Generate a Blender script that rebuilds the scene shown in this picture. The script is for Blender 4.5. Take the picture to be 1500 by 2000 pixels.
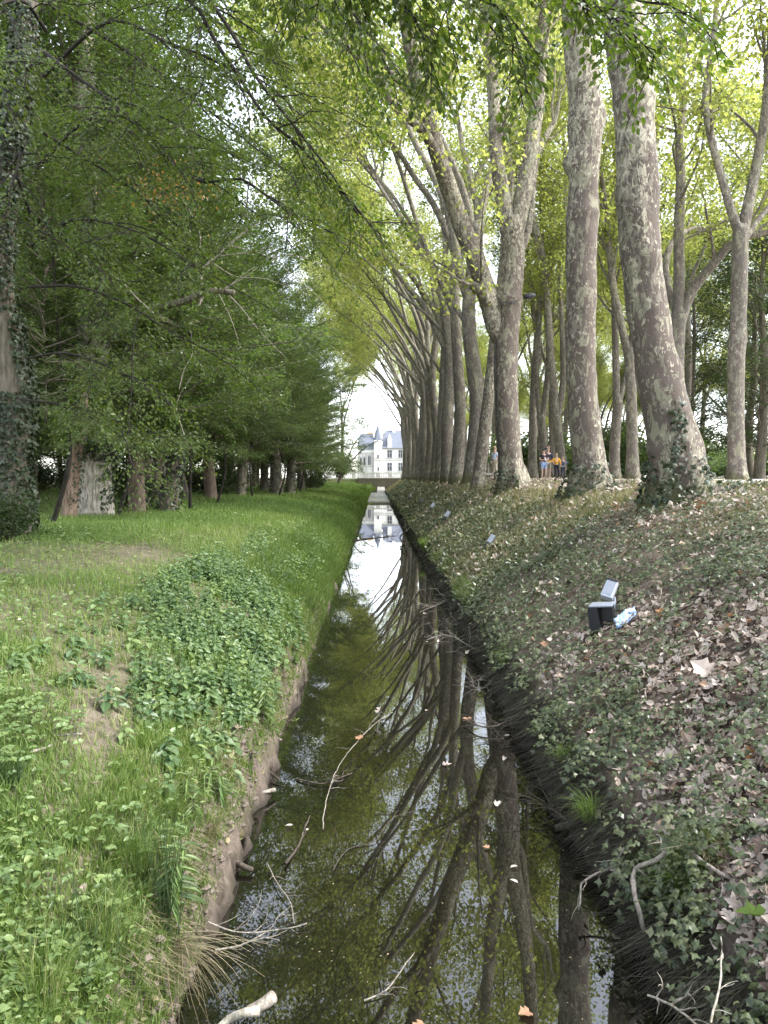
import bpy, math, random
import numpy as np
from mathutils import Vector, Matrix, Euler

for _o in list(bpy.data.objects):
    bpy.data.objects.remove(_o)
S = bpy.context.scene
C = S.collection
PI = math.pi
R = math.radians

# ------------------------------------------------------------------ camera
CAM = Vector((0.0, 0.0, 2.62))
CAM_ROT = Euler((R(90 - 2.6), 0.0, R(-0.573)))
cam_d = bpy.data.cameras.new('camera')
cam_d.sensor_fit = 'VERTICAL'
cam_d.sensor_height = 36.0
cam_d.lens = 27.0
cam_d.clip_start = 0.05
cam_d.clip_end = 2000.0
cam = bpy.data.objects.new('camera', cam_d)
cam.location = CAM
cam.rotation_euler = CAM_ROT
C.objects.link(cam)
S.camera = cam

# ------------------------------------------------------------------ light
SUN_EL, SUN_AZ = R(46), R(98)          # azimuth from +Y towards +X
world = bpy.data.worlds.new('World')
S.world = world
world.use_nodes = True
wn = world.node_tree
bg = wn.nodes['Background']
sky = wn.nodes.new('ShaderNodeTexSky')
sky.sky_type = 'NISHITA'
sky.sun_disc = False
sky.sun_elevation = SUN_EL
sky.sun_rotation = SUN_AZ
sky.air_density = 1.0
sky.dust_density = 1.0
sky.ozone_density = 1.0
hsv = wn.nodes.new('ShaderNodeHueSaturation')
hsv.inputs['Saturation'].default_value = 0.38      # thin bright cloud cover
wn.links.new(sky.outputs[0], hsv.inputs['Color'])
wn.links.new(hsv.outputs[0], bg.inputs['Color'])
bg.inputs['Strength'].default_value = 0.15
sun_d = bpy.data.lights.new('sun', 'SUN')
sun_d.energy = 1.5
sun_d.angle = R(12)
sun_d.color = (1.0, 0.98, 0.94)
sun = bpy.data.objects.new('sun', sun_d)
_sd = Vector((math.sin(SUN_AZ) * math.cos(SUN_EL), math.cos(SUN_AZ) * math.cos(SUN_EL), math.sin(SUN_EL)))
sun.rotation_euler = _sd.to_track_quat('Z', 'Y').to_euler()
sun.location = (30, 20, 60)
C.objects.link(sun)
S.view_settings.view_transform = 'Standard'
S.view_settings.look = 'None'
S.view_settings.gamma = 1.0
S.view_settings.exposure = 2.35
S.view_settings.use_curve_mapping = False
S.render.engine = 'CYCLES'
cy = S.cycles
cy.max_bounces = 8
cy.diffuse_bounces = 4
cy.glossy_bounces = 3
cy.transmission_bounces = 6
cy.transparent_max_bounces = 4
cy.caustics_reflective = False
cy.caustics_refractive = False
cy.sample_clamp_indirect = 6.0
cy.use_denoising = True
cy.use_adaptive_sampling = True
cy.adaptive_threshold = 0.02

# ------------------------------------------------------------------ numeric helpers
def rng_(seed):
    return np.random.default_rng(seed)

_tab = rng_(7).random((256, 256))
def noise2(x, y, seed=0):
    x = np.asarray(x, float) + seed * 17.31
    y = np.asarray(y, float) + seed * 5.77
    xi = np.floor(x).astype(int); yi = np.floor(y).astype(int)
    fx = x - xi; fy = y - yi
    fx = fx * fx * (3 - 2 * fx); fy = fy * fy * (3 - 2 * fy)
    a = _tab[xi % 256, yi % 256]; b = _tab[(xi + 1) % 256, yi % 256]
    c = _tab[xi % 256, (yi + 1) % 256]; d = _tab[(xi + 1) % 256, (yi + 1) % 256]
    return (a * (1 - fx) + b * fx) * (1 - fy) + (c * (1 - fx) + d * fx) * fy
def fbm(x, y, seed=0, o=3):
    s = 0; a = 0.5; t = 0
    for i in range(o):
        s = s + a * noise2(np.asarray(x) * 2 ** i, np.asarray(y) * 2 ** i, seed + i); t += a; a *= 0.5
    return s / t
def sstep(a, b, x):
    t = np.clip((np.asarray(x, float) - a) / (b - a), 0, 1)
    return t * t * (3 - 2 * t)
def unit(v):
    v = np.asarray(v, float)
    return v / np.maximum(np.linalg.norm(v, axis=-1, keepdims=True), 1e-9)

# ------------------------------------------------------------------ terrain shape
DITCH_END = 137.0
_PX = np.array([-220, -60, -25, -8, -5, -3.6, -2.6, -1.9, -1.45, -1.17, -1.05, -0.98, -0.86, -0.5,
                1.0, 1.38, 1.46, 1.51, 1.62, 2.0, 2.6, 3.5, 4.3, 5.0, 5.8, 6.6, 8, 30, 90, 220])
_PZ = np.array([1.9, 1.8, 1.65, 1.58, 1.52, 1.40, 1.20, 0.95, 0.70, 0.46, 0.26, 0.06, -0.2, -0.5,
                -0.5, -0.25, -0.05, 0.16, 0.33, 0.64, 1.02, 1.58, 2.02, 2.30, 2.46, 2.50, 2.5, 2.5, 2.5, 2.5])
def zg(x, y):
    x = np.asarray(x, float); y = np.asarray(y, float)
    near = np.exp(-((x - 0.3) / 3.0) ** 2)
    w = 0.20 * (fbm(x * 13, y * 8, 15, 3) - 0.5) * near * sstep(18, 10, y) + 0.07 * (noise2(y * 5.5, 0 * y + 9, 6) - 0.5) * near + 0.22 * (fbm(y * 0.55, y * 0.0, 3) - 0.5) * near * np.where(x > 0.3, 1, -1) + 0.10 * (noise2(y * 2.2, 0 * y + 4, 5) - 0.5) * near
    z = np.interp(x + w, _PX, _PZ)
    land = sstep(1.5, 3.0, np.abs(x - 0.3))
    z = z + land * (0.16 * (fbm(x * 0.35, y * 0.35, 11) - 0.5) + 0.05 * (fbm(x * 1.7, y * 1.7, 12) - 0.5) + 0.13 * (x > 0) * (fbm(x * 2.6, y * 2.6, 16) - 0.5)) * (1 - sstep(6.0, 6.6, x) * (1 - sstep(30, 40, x)))
    z = z + 0.02 * (noise2(x * 6, y * 6, 13) - 0.5) + 0.34 * (fbm(x * 9, y * 6, 14, 4) - 0.5) * np.exp(-((x + 1.10) / 0.20) ** 2)
    end = sstep(DITCH_END + 0.6, DITCH_END + 1.2, y)
    z = z * (1 - end) + np.maximum(z, 2.3) * end
    return z
def zg1(x, y):
    return float(zg(np.array([x]), np.array([y]))[0])

_RM = CAM_ROT.to_matrix()
def ray(px, py):
    return _RM @ Vector(((px - 750) / 1500.0, (1000 - py) / 1500.0, -1.0))
def P(px, py, Y):                     # photo pixel + distance along the ditch -> point in the place
    v = ray(px, py)
    return CAM + v * (Y / v.y)
def W(px, py, z=0.0):                 # where the line of sight meets the level z
    v = ray(px, py)
    return CAM + v * ((z - CAM.z) / v.z)
def G(px, py):                        # where the line of sight meets the ground
    v = ray(px, py)
    t = 1.5
    while t < 200:
        p = CAM + v * t
        if p.z <= zg1(p.x, p.y):
            return p
        t *= 1.004
    return CAM + v * t

# ------------------------------------------------------------------ mesh helpers
class MB:
    def __init__(s):
        s.v = []; s.f = {}; s.t = []; s.n = 0
    def add(s, v, f, tint=0.5):
        v = np.asarray(v, float).reshape(-1, 3)
        s.v.append(v)
        s.t.append(np.broadcast_to(np.asarray(tint, float), (len(v),)))
        groups = {}
        if isinstance(f, np.ndarray):
            groups[f.shape[1]] = f
        else:
            for q in f:
                groups.setdefault(len(q), []).append(q)
        for k, a in groups.items():
            s.f.setdefault(k, []).append(np.asarray(a, int) + s.n)
        s.n += len(v)
        return s
    def mesh(s, name, mat, smooth=False):
        me = bpy.data.meshes.new(name)
        if s.n == 0:
            return me
        v = np.concatenate(s.v)
        loops = []; starts = []; off = 0
        for k in s.f:
            a = np.concatenate(s.f[k])
            loops.append(a.ravel())
            starts.append(off + np.arange(len(a)) * k)
            off += a.size
        loops = np.concatenate(loops); starts = np.concatenate(starts)
        me.vertices.add(len(v)); me.vertices.foreach_set('co', v.astype(np.float32).ravel())
        me.loops.add(len(loops)); me.loops.foreach_set('vertex_index', loops.astype(np.int32))
        me.polygons.add(len(starts)); me.polygons.foreach_set('loop_start', starts.astype(np.int32))
        at = me.attributes.new('tint', 'FLOAT', 'POINT')
        at.data.foreach_set('value', np.concatenate(s.t).astype(np.float32))
        me.update(calc_edges=True)
        me.polygons.foreach_set('use_smooth', np.full(len(starts), smooth, dtype=bool))
        if mat is not None:
            me.materials.append(mat)
        return me
    def build(s, name, mat, parent=None, smooth=False, off=None):
        if off is not None and s.n:
            s.v = [np.concatenate(s.v) - np.asarray(off, float)]
            s.t = [np.concatenate(s.t)]
        o = bpy.data.objects.new(name, s.mesh(name, mat, smooth))
        C.objects.link(o)
        if parent is not None:
            o.parent = parent
        return o

def tag(o, label=None, cat=None, group=None, kind=None):
    if label: o['label'] = label
    if cat: o['category'] = cat
    if group: o['group'] = group
    if kind: o['kind'] = kind
    return o
def thing(name, label, cat, loc=(0, 0, 0), rz=0.0, group=None):
    o = bpy.data.objects.new(name, None)
    o.empty_display_size = 0.2
    C.objects.link(o)
    o.location = loc
    o.rotation_euler = (0, 0, rz)
    return tag(o, label, cat, group)
def shared(name, me, parent):
    o = bpy.data.objects.new(name, me)
    C.objects.link(o)
    o.parent = parent
    return o
def copy_tree(o, parent=None):
    c = o.copy(); C.objects.link(c)
    if parent is not None: c.parent = parent
    for ch in list(o.children):
        copy_tree(ch, c)
    return c

def smooth_line(pts, rad, step):
    pts = np.asarray(pts, float); rad = np.asarray(rad, float)
    n = len(pts)
    if n == 2:
        pts = np.array([pts[0], pts.mean(0), pts[1]]); rad = np.array([rad[0], rad.mean(), rad[1]]); n = 3
    ext = np.vstack([2 * pts[0] - pts[1], pts, 2 * pts[-1] - pts[-2]])
    rx = np.concatenate([[rad[0]], rad, [rad[-1]]])
    op = []; orr = []
    for i in range(n - 1):
        p0, p1, p2, p3 = ext[i:i + 4]; r1, r2 = rx[i + 1], rx[i + 2]
        m = max(1, int(round(np.linalg.norm(p2 - p1) / step)))
        for t in np.arange(m) / m:
            op.append(0.5 * ((2 * p1) + (-p0 + p2) * t + (2 * p0 - 5 * p1 + 4 * p2 - p3) * t * t + (-p0 + 3 * p1 - 3 * p2 + p3) * t ** 3))
            orr.append(r1 + (r2 - r1) * t)
    op.append(pts[-1]); orr.append(rad[-1])
    return np.array(op), np.array(orr)

def tube(mb, pts, rad, k=6, tint=0.5, cap=True, rough=0.0, rng=None, lobes=None, bumps=None):
    pts = np.asarray(pts, float); rad = np.broadcast_to(np.asarray(rad, float), (len(pts),))
    n = len(pts)
    tan = np.gradient(pts, axis=0)
    tan = unit(tan)
    up = np.array([0.31, 0.95, 0.05]) if abs(tan[0][2]) > 0.7 else np.array([0.02, 0.05, 1.0])
    a = unit(up - tan * (tan @ up)[:, None])
    b = np.cross(tan, a)
    th = np.arange(k) * 2 * PI / k
    rr = np.repeat(rad[:, None], k, 1)
    if rough and rng is not None:
        w = rng.normal(size=(n, k))
        for _ in range(2):
            w = (w + np.roll(w, 1, 1) + np.roll(w, -1, 1)) / 3
            w[1:-1] = (w[:-2] + w[1:-1] + w[2:]) / 3
        rr = rr * (1 + rough * w)
    if lobes is not None:              # root flare: (height, amount, number, phase)
        h, am, nl, ph = lobes
        zz = pts[:, 2] - pts[0, 2]
        g = np.exp(-np.maximum(zz, 0) / h)
        rr = rr * (1 + g[:, None] * am * (0.65 + 0.45 * np.cos(nl * th + ph)[None, :] + 0.25 * np.cos((nl + 2) * th - ph)[None, :]))
    v = pts[:, None, :] + rr[..., None] * (np.cos(th)[None, :, None] * a[:, None, :] + np.sin(th)[None, :, None] * b[:, None, :])
    if bumps:
        nr = unit(v - pts[:, None, :])
        for (c, w_, am, zs) in bumps:
            d = v - np.asarray(c, float)
            d2 = (d[..., 0] ** 2 + d[..., 1] ** 2) / w_ ** 2 + d[..., 2] ** 2 / zs ** 2
            v = v + nr * (am * np.exp(-d2))[..., None]
    i = np.arange(n - 1)[:, None] * k; j = np.arange(k)[None, :]; j2 = (j + 1) % k
    f = np.stack([i + j, i + j2, i + k + j2, i + k + j], -1).reshape(-1, 4)
    mb.add(v.reshape(-1, 3), f, tint)
    if cap:
        base = mb.n - n * k
        mb.f.setdefault(k, []).append(np.array([[base + (n - 1) * k + q for q in range(k)]]))
    return v

def box(mb, c, s, rot=None, tint=0.5, taper=1.0):
    x, y, z = [q / 2 for q in s]
    v = np.array([[-x, -y, -z], [x, -y, -z], [x, y, -z], [-x, y, -z],
                  [-x * taper, -y * taper, z], [x * taper, -y * taper, z], [x * taper, y * taper, z], [-x * taper, y * taper, z]])
    if rot is not None:
        v = v @ np.array(Euler(rot).to_matrix()).T
    mb.add(v + np.asarray(c, float), np.array([[3, 2, 1, 0], [4, 5, 6, 7], [0, 1, 5, 4], [1, 2, 6, 5], [2, 3, 7, 6], [3, 0, 4, 7]]), tint)
    return mb
def bevel(o, w=0.01, seg=2):
    m = o.modifiers.new('bevel', 'BEVEL'); m.width = w; m.segments = seg; m.limit_method = 'ANGLE'
    return o

# leaf outlines: x along the midrib, y to the side, z out of the blade
T_DIAMOND = (np.array([[0, 0, 0], [0.45, 0.36, 0.10], [1, 0, -0.06], [0.45, -0.36, 0.10]]), np.array([[0, 2, 1], [0, 3, 2]]))
T_OVAL = (np.array([[0, 0, 0], [0.25, 0.27, 0.07], [0.65, 0.26, 0.05], [1, 0, -0.10], [0.65, -0.26, 0.05], [0.25, -0.27, 0.07]]),
          np.array([[0, 3, 2, 1], [0, 5, 4, 3]]))
T_IVY = (np.array([[0.32, 0, 0.05], [0, 0, 0], [-0.08, 0.34, -0.02], [0.22, 0.30, 0.02], [0.34, 0.56, -0.05], [0.55, 0.24, 0.03], [1, 0, -0.08],
                   [0.55, -0.24, 0.03], [0.34, -0.56, -0.05], [0.22, -0.30, 0.02], [-0.08, -0.34, -0.02]]),
         np.array([[0, 4, 1], [0, 5, 4], [0, 6, 5], [0, 7, 6], [0, 8, 7], [0, 1, 8]]))
_mo = [(0, 0, 0), (-0.12, 0.28, .05), (0.10, 0.58, .12), (0.24, 0.40, .03), (0.50, 0.60, .13), (0.62, 0.33, .04), (1.05, 0, -.08),
       (0.62, -0.33, .04), (0.50, -0.60, .13), (0.24, -0.40, .03), (0.10, -0.58, .12), (-0.12, -0.28, .05)]
T_PLANE = (np.array([(0.33, 0, -0.03)] + _mo, float), np.array([[0, i, i % 12 + 1] for i in range(1, 13)])[:, [0, 2, 1]])
_pv = T_PLANE[0]
T_CURL = (np.stack([_pv[:, 0] * 0.95, _pv[:, 1] * 0.55, 1.1 * _pv[:, 1] ** 2 + 0.35 * (_pv[:, 0] - .4) ** 2 - .05], 1), T_PLANE[1])
T_ROLL = (np.stack([_pv[:, 0] * 0.8, _pv[:, 1] * 0.9, 0.9 * (_pv[:, 0] - .35) ** 2 - 0.5 * _pv[:, 1] * np.abs(_pv[:, 1]) - .04], 1), T_PLANE[1])
T_LANCE = (np.array([[0, 0, 0], [0.3, 0.10, 0.03], [0.7, 0.07, -0.03], [1, 0, -0.16], [0.7, -0.07, -0.03], [0.3, -0.10, 0.03]]),
           np.array([[0, 3, 2, 1], [0, 5, 4, 3]]))
T_HEART = (np.array([[0, 0, 0], [-0.08, 0.26, 0.04], [0.22, 0.40, 0.07], [0.6, 0.26, 0.05], [1, 0, -0.12], [0.6, -0.26, 0.05], [0.22, -0.40, 0.07], [-0.08, -0.26, 0.04], [0.4, 0, 0]]),
           np.array([[8, 1, 0], [8, 2, 1], [8, 3, 2], [8, 4, 3], [8, 5, 4], [8, 6, 5], [8, 7, 6], [8, 0, 7]]))

def leaves(mb, T, pos, axis, nrm, size, tint):
    tv, tf = T
    pos = np.asarray(pos, float).reshape(-1, 3); n = len(pos)
    if n == 0: return
    x = unit(axis); z = nrm - x * np.sum(nrm * x, 1, keepdims=True); z = unit(z); y = np.cross(z, x)
    size = np.broadcast_to(np.asarray(size, float), (n,))
    v = pos[:, None, :] + size[:, None, None] * (tv[None, :, 0:1] * x[:, None] + tv[None, :, 1:2] * y[:, None] + tv[None, :, 2:3] * z[:, None])
    m = len(tv)
    f = (tf[None] + (np.arange(n) * m)[:, None, None]).reshape(-1, tf.shape[1])
    mb.add(v.reshape(-1, 3), f, np.repeat(np.broadcast_to(np.asarray(tint, float), (n,)), m))

def blades(mb, pos, h, w, lean, rng, seg2=True, tint=None, bend=0.5):
    n = len(pos)
    if n == 0: return
    az = rng.random(n) * 2 * PI
    side = np.stack([np.cos(az), np.sin(az), 0 * az], 1)
    la = rng.random(n) * 2 * PI
    ld = np.stack([np.cos(la), np.sin(la), 0 * la], 1) * (np.asarray(lean) * (0.3 + rng.random(n)))[:, None]
    if isinstance(bend, np.ndarray):
        ld = ld + bend
        bend = 0.5
    h = np.broadcast_to(np.asarray(h, float), (n,))[:, None]; w = np.broadcast_to(np.asarray(w, float), (n,))[:, None]
    up = np.array([0, 0, 1.0])
    t = rng.random(n) if tint is None else np.broadcast_to(tint, (n,))
    tip = pos + h * (up * (1 - 0.35 * np.linalg.norm(ld, axis=1, keepdims=True)) + ld)
    if seg2:
        mid = pos + h * (up * 0.55 + ld * 0.28)
        v = np.stack([pos - side * w / 2, pos + side * w / 2, mid + side * w * 0.4, mid - side * w * 0.4, tip], 1)
        q = (np.array([[0, 1, 2, 3]])[None] + (np.arange(n) * 5)[:, None, None]).reshape(-1, 4)
        tr = (np.array([[3, 2, 4]])[None] + (np.arange(n) * 5)[:, None, None]).reshape(-1, 3)
        n0 = mb.n
        mb.add(v.reshape(-1, 3), q, np.repeat(t, 5))
        mb.f.setdefault(3, []).append(tr + n0)
    else:
        v = np.stack([pos - side * w / 2, pos + side * w / 2, tip], 1)
        mb.add(v.reshape(-1, 3), np.arange(n * 3).reshape(-1, 3), np.repeat(t, 3))

def sample_y(rng, n, y0, y1, p=1.7):
    u = rng.random(n); q = 1 - p
    return (y0 ** q + u * (y1 ** q - y0 ** q)) ** (1 / q)

# ------------------------------------------------------------------ materials
def _new(name):
    m = bpy.data.materials.new(name); m.use_nodes = True
    nt = m.node_tree
    return m, nt, nt.nodes['Principled BSDF'], nt.nodes['Material Output']
def nd(nt, typ, ins=None, **kw):
    n = nt.nodes.new(typ)
    for k, v in kw.items(): setattr(n, k, v)
    for k, v in (ins or {}).items():
        if hasattr(v, 'node'): nt.links.new(v, n.inputs[k])
        else: n.inputs[k].default_value = v
    return n
def ramp(nt, fac, stops, interp='LINEAR'):
    n = nt.nodes.new('ShaderNodeValToRGB')
    n.color_ramp.interpolation = interp
    el = n.color_ramp.elements
    while len(el) < len(stops): el.new(0.5)
    for e, (p, c) in zip(el, stops):
        e.position = p; e.color = (c[0], c[1], c[2], 1) if hasattr(c, '__len__') else (c, c, c, 1)
    nt.links.new(fac, n.inputs[0])
    return n.outputs[0]
def mixc(nt, fac, a, b, bt='MIX'):
    n = nt.nodes.new('ShaderNodeMix'); n.data_type = 'RGBA'; n.blend_type = bt
    for idx, v in ((0, fac), (6, a), (7, b)):
        if hasattr(v, 'node'): nt.links.new(v, n.inputs[idx])
        elif idx: n.inputs[idx].default_value = (v[0], v[1], v[2], 1)
        else: n.inputs[idx].default_value = v
    return n.outputs[2]
def tex_noise(nt, vec, scale, detail=4, rough=0.55, dist=0.0):
    return nd(nt, 'ShaderNodeTexNoise', {'Vector': vec, 'Scale': scale, 'Detail': detail, 'Roughness': rough, 'Distortion': dist}).outputs[0]
def mapped(nt, vec, sc):
    return nd(nt, 'ShaderNodeMapping', {'Vector': vec, 'Scale': sc}).outputs[0]
def bump(nt, h, strength, dist=0.02):
    return nd(nt, 'ShaderNodeBump', {'Height': h, 'Strength': strength, 'Distance': dist}).outputs[0]

def mat_leaf(name, stops, tr_gain=(1.7, 1.9, 0.8), tr=0.4, rough=0.45, spec=0.4, mid=None):
    """stops: colours a leaf of this kind can have, drawn from by the leaf's own tint"""
    m, nt, bs, out = _new(name)
    at = nd(nt, 'ShaderNodeAttribute', attribute_name='tint').outputs['Fac']
    k = len(stops)
    col = ramp(nt, at, [(i / (k - 1), s) for i, s in enumerate(stops)])
    co = nd(nt, 'ShaderNodeTexCoord').outputs['Object']
    nz = tex_noise(nt, co, 1.1, 2)
    col = mixc(nt, 0.35, col, ramp(nt, nz, [(0.3, (0.72, 0.75, 0.7)), (0.7, (1.25, 1.22, 1.2))]), 'MULTIPLY')
    nt.links.new(col, bs.inputs['Base Color'])
    bs.inputs['Roughness'].default_value = rough
    bs.inputs['Specular IOR Level'].default_value = spec
    if tr > 0:
        tl = nd(nt, 'ShaderNodeBsdfTranslucent', {'Color': mixc(nt, 1.0, col, tr_gain, 'MULTIPLY')})
        mx = nd(nt, 'ShaderNodeMixShader', {'Fac': tr, 1: bs.outputs[0], 2: tl.outputs[0]})
        nt.links.new(mx.outputs[0], out.inputs[0])
    return m
def mat_plain(name, col, rough=0.6, var=0.12, scale=20, metal=0.0, spec=0.5, bmp=0.1):
    m, nt, bs, out = _new(name)
    co = nd(nt, 'ShaderNodeTexCoord').outputs['Object']
    nz = tex_noise(nt, co, scale, 5, 0.6)
    c = mixc(nt, nz, [q * (1 - var) for q in col], [min(1, q * (1 + var)) for q in col])
    nt.links.new(c, bs.inputs['Base Color'])
    bs.inputs['Roughness'].default_value = rough
    bs.inputs['Metallic'].default_value = metal
    bs.inputs['Specular IOR Level'].default_value = spec
    if bmp: nt.links.new(bump(nt, nz, bmp, 0.01), bs.inputs['Normal'])
    return m
def mat_bark_plane(name, dark, mid, pale, s=1.0, moss=True):
    m, nt, bs, out = _new(name)
    co = nd(nt, 'ShaderNodeTexCoord').outputs['Object']
    sx = nd(nt, 'ShaderNodeSeparateXYZ', {0: co})
    v = mapped(nt, co, (1, 1, 0.5))
    big = tex_noise(nt, mapped(nt, co, (1, 1, 0.25)), 0.9 * s, 3, 0.5)
    n1 = tex_noise(nt, v, 6.5 * s, 6, 0.68, 0.9)
    n2 = tex_noise(nt, mapped(nt, co, (1.1, 0.9, 0.6)), 12.5 * s, 6, 0.66, 0.8)
    n3 = tex_noise(nt, mapped(nt, co, (1, 1, 0.3)), 55.0 * s, 4, 0.7)
    zf = nd(nt, 'ShaderNodeMapRange', {0: sx.outputs[2], 1: 0.0, 2: 14.0, 3: -0.022, 4: 0.04}).outputs[0]
    bf = nd(nt, 'ShaderNodeMapRange', {0: big, 1: 0.3, 2: 0.7, 3: -0.075, 4: 0.075}).outputs[0]
    a1 = nd(nt, 'ShaderNodeMath', {0: n1, 1: zf}, operation='ADD').outputs[0]
    a1 = nd(nt, 'ShaderNodeMath', {0: a1, 1: bf}, operation='ADD').outputs[0]
    a2 = nd(nt, 'ShaderNodeMath', {0: n2, 1: zf}, operation='ADD').outputs[0]
    a2 = nd(nt, 'ShaderNodeMath', {0: a2, 1: bf}, operation='ADD').outputs[0]
    f1 = ramp(nt, a1, [(0.50, 0), (0.53, 1)])
    f2 = ramp(nt, a2, [(0.565, 0), (0.59, 1)])
    c = mixc(nt, f1, dark, mid)
    n4 = tex_noise(nt, mapped(nt, co, (0.9, 1.1, 0.45)), 4.2 * s, 5, 0.65, 0.8)
    c = mixc(nt, ramp(nt, n4, [(0.55, 0), (0.575, 0.85)]), c, (0.235, 0.222, 0.155))
    c = mixc(nt, f2, c, pale)
    c = mixc(nt, 0.55, c, ramp(nt, n3, [(0.25, 0.62), (0.75, 1.3)]), 'MULTIPLY')
    if moss:
        mo = nd(nt, 'ShaderNodeMapRange', {0: sx.outputs[2], 1: 0.0, 2: 1.3, 3: 0.62, 4: -0.1}).outputs[0]
        mo = nd(nt, 'ShaderNodeMath', {0: mo, 1: tex_noise(nt, co, 5, 5, 0.7)}, operation='ADD').outputs[0]
        c = mixc(nt, ramp(nt, mo, [(0.78, 0), (1.0, 0.85)]), c, (0.085, 0.085, 0.03))
    nt.links.new(c, bs.inputs['Base Color'])
    bs.inputs['Roughness'].default_value = 0.8
    bs.inputs['Specular IOR Level'].default_value = 0.25
    hh = nd(nt, 'ShaderNodeMath', {0: n3, 1: f1}, operation='SUBTRACT').outputs[0]
    nt.links.new(bump(nt, hh, 0.9, 0.018), bs.inputs['Normal'])
    return m
def mat_bark(name, dark, pale, s=1.0):
    m, nt, bs, out = _new(name)
    co = nd(nt, 'ShaderNodeTexCoord').outputs['Object']
    v = mapped(nt, co, (1, 1, 0.16))
    n1 = tex_noise(nt, v, 22 * s, 5, 0.65, 0.4)
    n2 = tex_noise(nt, co, 2.2 * s, 4, 0.6)
    c = mixc(nt, ramp(nt, n1, [(0.36, 0), (0.62, 1)]), dark, pale)
    c = mixc(nt, 0.6, c, ramp(nt, n2, [(0.3, (0.55, 0.6, 0.5)), (0.7, (1.25, 1.2, 1.15))]), 'MULTIPLY')
    nt.links.new(c, bs.inputs['Base Color'])
    bs.inputs['Roughness'].default_value = 0.85
    bs.inputs['Specular IOR Level'].default_value = 0.2
    nt.links.new(bump(nt, n1, 0.8, 0.02), bs.inputs['Normal'])
    return m

M = {}
M['plane_bark'] = mat_bark_plane('plane_bark', (0.104, 0.082, 0.067), (0.180, 0.156, 0.122), (0.375, 0.342, 0.258))
M['plane_bark_far'] = mat_bark_plane('plane_bark_far', (0.125, 0.106, 0.088), (0.178, 0.155, 0.128), (0.31, 0.278, 0.22), 0.8)
M['plane_leaf'] = mat_leaf('plane_leaf', [(0.115, 0.138, 0.04), (0.155, 0.178, 0.05), (0.195, 0.21, 0.066), (0.235, 0.235, 0.09)], (2.5, 2.5, 1.9), 0.64, 0.5, 0.3)
M['plane_leaf_near'] = M['plane_leaf']
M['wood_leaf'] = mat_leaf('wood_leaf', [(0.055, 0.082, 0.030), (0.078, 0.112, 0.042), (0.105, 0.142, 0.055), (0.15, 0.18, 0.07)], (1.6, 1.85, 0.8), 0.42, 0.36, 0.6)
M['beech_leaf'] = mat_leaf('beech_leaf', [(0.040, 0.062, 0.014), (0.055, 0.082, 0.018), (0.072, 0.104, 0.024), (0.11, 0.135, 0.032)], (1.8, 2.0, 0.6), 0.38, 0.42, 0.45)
M['autumn_leaf'] = mat_leaf('autumn_leaf', [(0.22, 0.10, 0.03), (0.30, 0.17, 0.05), (0.18, 0.14, 0.05)], (1.5, 1.3, 0.8), 0.4)
M['ivy_leaf'] = mat_leaf('ivy_leaf', [(0.036, 0.050, 0.024), (0.058, 0.076, 0.034), (0.090, 0.108, 0.050), (0.15, 0.158, 0.08)], (1.4, 1.6, 0.7), 0.14, 0.40, 0.5)
M['trunk_ivy'] = mat_leaf('trunk_ivy', [(0.018, 0.028, 0.013), (0.030, 0.044, 0.019), (0.050, 0.066, 0.03)], (1.4, 1.6, 0.7), 0.12, 0.45, 0.4)
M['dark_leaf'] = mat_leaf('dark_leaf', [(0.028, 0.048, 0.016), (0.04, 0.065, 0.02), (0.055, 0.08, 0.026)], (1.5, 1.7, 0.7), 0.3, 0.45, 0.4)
M['twig'] = mat_bark('twig', (0.075, 0.06, 0.048), (0.14, 0.115, 0.09), 1.5)
M['wood_bark'] = mat_bark('wood_bark', (0.075, 0.062, 0.048), (0.18, 0.155, 0.125))
M['oak_bark'] = mat_bark('oak_bark', (0.15, 0.13, 0.11), (0.52, 0.47, 0.42), 1.3)
M['dead_bark'] = mat_bark('dead_bark', (0.11, 0.07, 0.052), (0.36, 0.26, 0.205), 0.9)
M['red_bark'] = mat_bark('red_bark', (0.085, 0.06, 0.047), (0.19, 0.14, 0.112), 0.9)
M['dark_twig'] = mat_bark('dark_twig', (0.013, 0.011, 0.009), (0.040, 0.034, 0.028), 1.5)
M['dead_twig'] = mat_bark('dead_twig', (0.16, 0.135, 0.115), (0.38, 0.34, 0.30), 2.0)
M['wet_twig'] = mat_bark('wet_twig', (0.035, 0.028, 0.022), (0.12, 0.10, 0.08), 2.0)
M['pale_wood'] = mat_bark('pale_wood', (0.28, 0.24, 0.19), (0.58, 0.53, 0.46), 2.0)
M['grass'] = mat_leaf('grass', [(0.085, 0.135, 0.034), (0.120, 0.185, 0.044), (0.165, 0.225, 0.06), (0.27, 0.255, 0.13)], (1.4, 1.6, 0.8), 0.35, 0.5, 0.35)
M['lush_grass'] = mat_leaf('lush_grass', [(0.080, 0.126, 0.032), (0.116, 0.172, 0.042), (0.165, 0.215, 0.06)], (1.4, 1.6, 0.7), 0.35, 0.5, 0.35)
M['dry_grass'] = mat_leaf('dry_grass', [(0.10, 0.13, 0.045), (0.16, 0.165, 0.07), (0.24, 0.21, 0.12), (0.34, 0.27, 0.17)], (1.3, 1.3, 0.8), 0.25, 0.6, 0.3)
M['straw'] = mat_leaf('straw', [(0.20, 0.16, 0.09), (0.33, 0.27, 0.17), (0.17, 0.17, 0.09)], (1.2, 1.2, 0.8), 0.15, 0.5, 0.4)
M['rush'] = mat_leaf('rush', [(0.03, 0.055, 0.02), (0.045, 0.08, 0.028), (0.07, 0.10, 0.035)], (1.2, 1.3, 0.8), 0.1, 0.4, 0.4)
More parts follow.
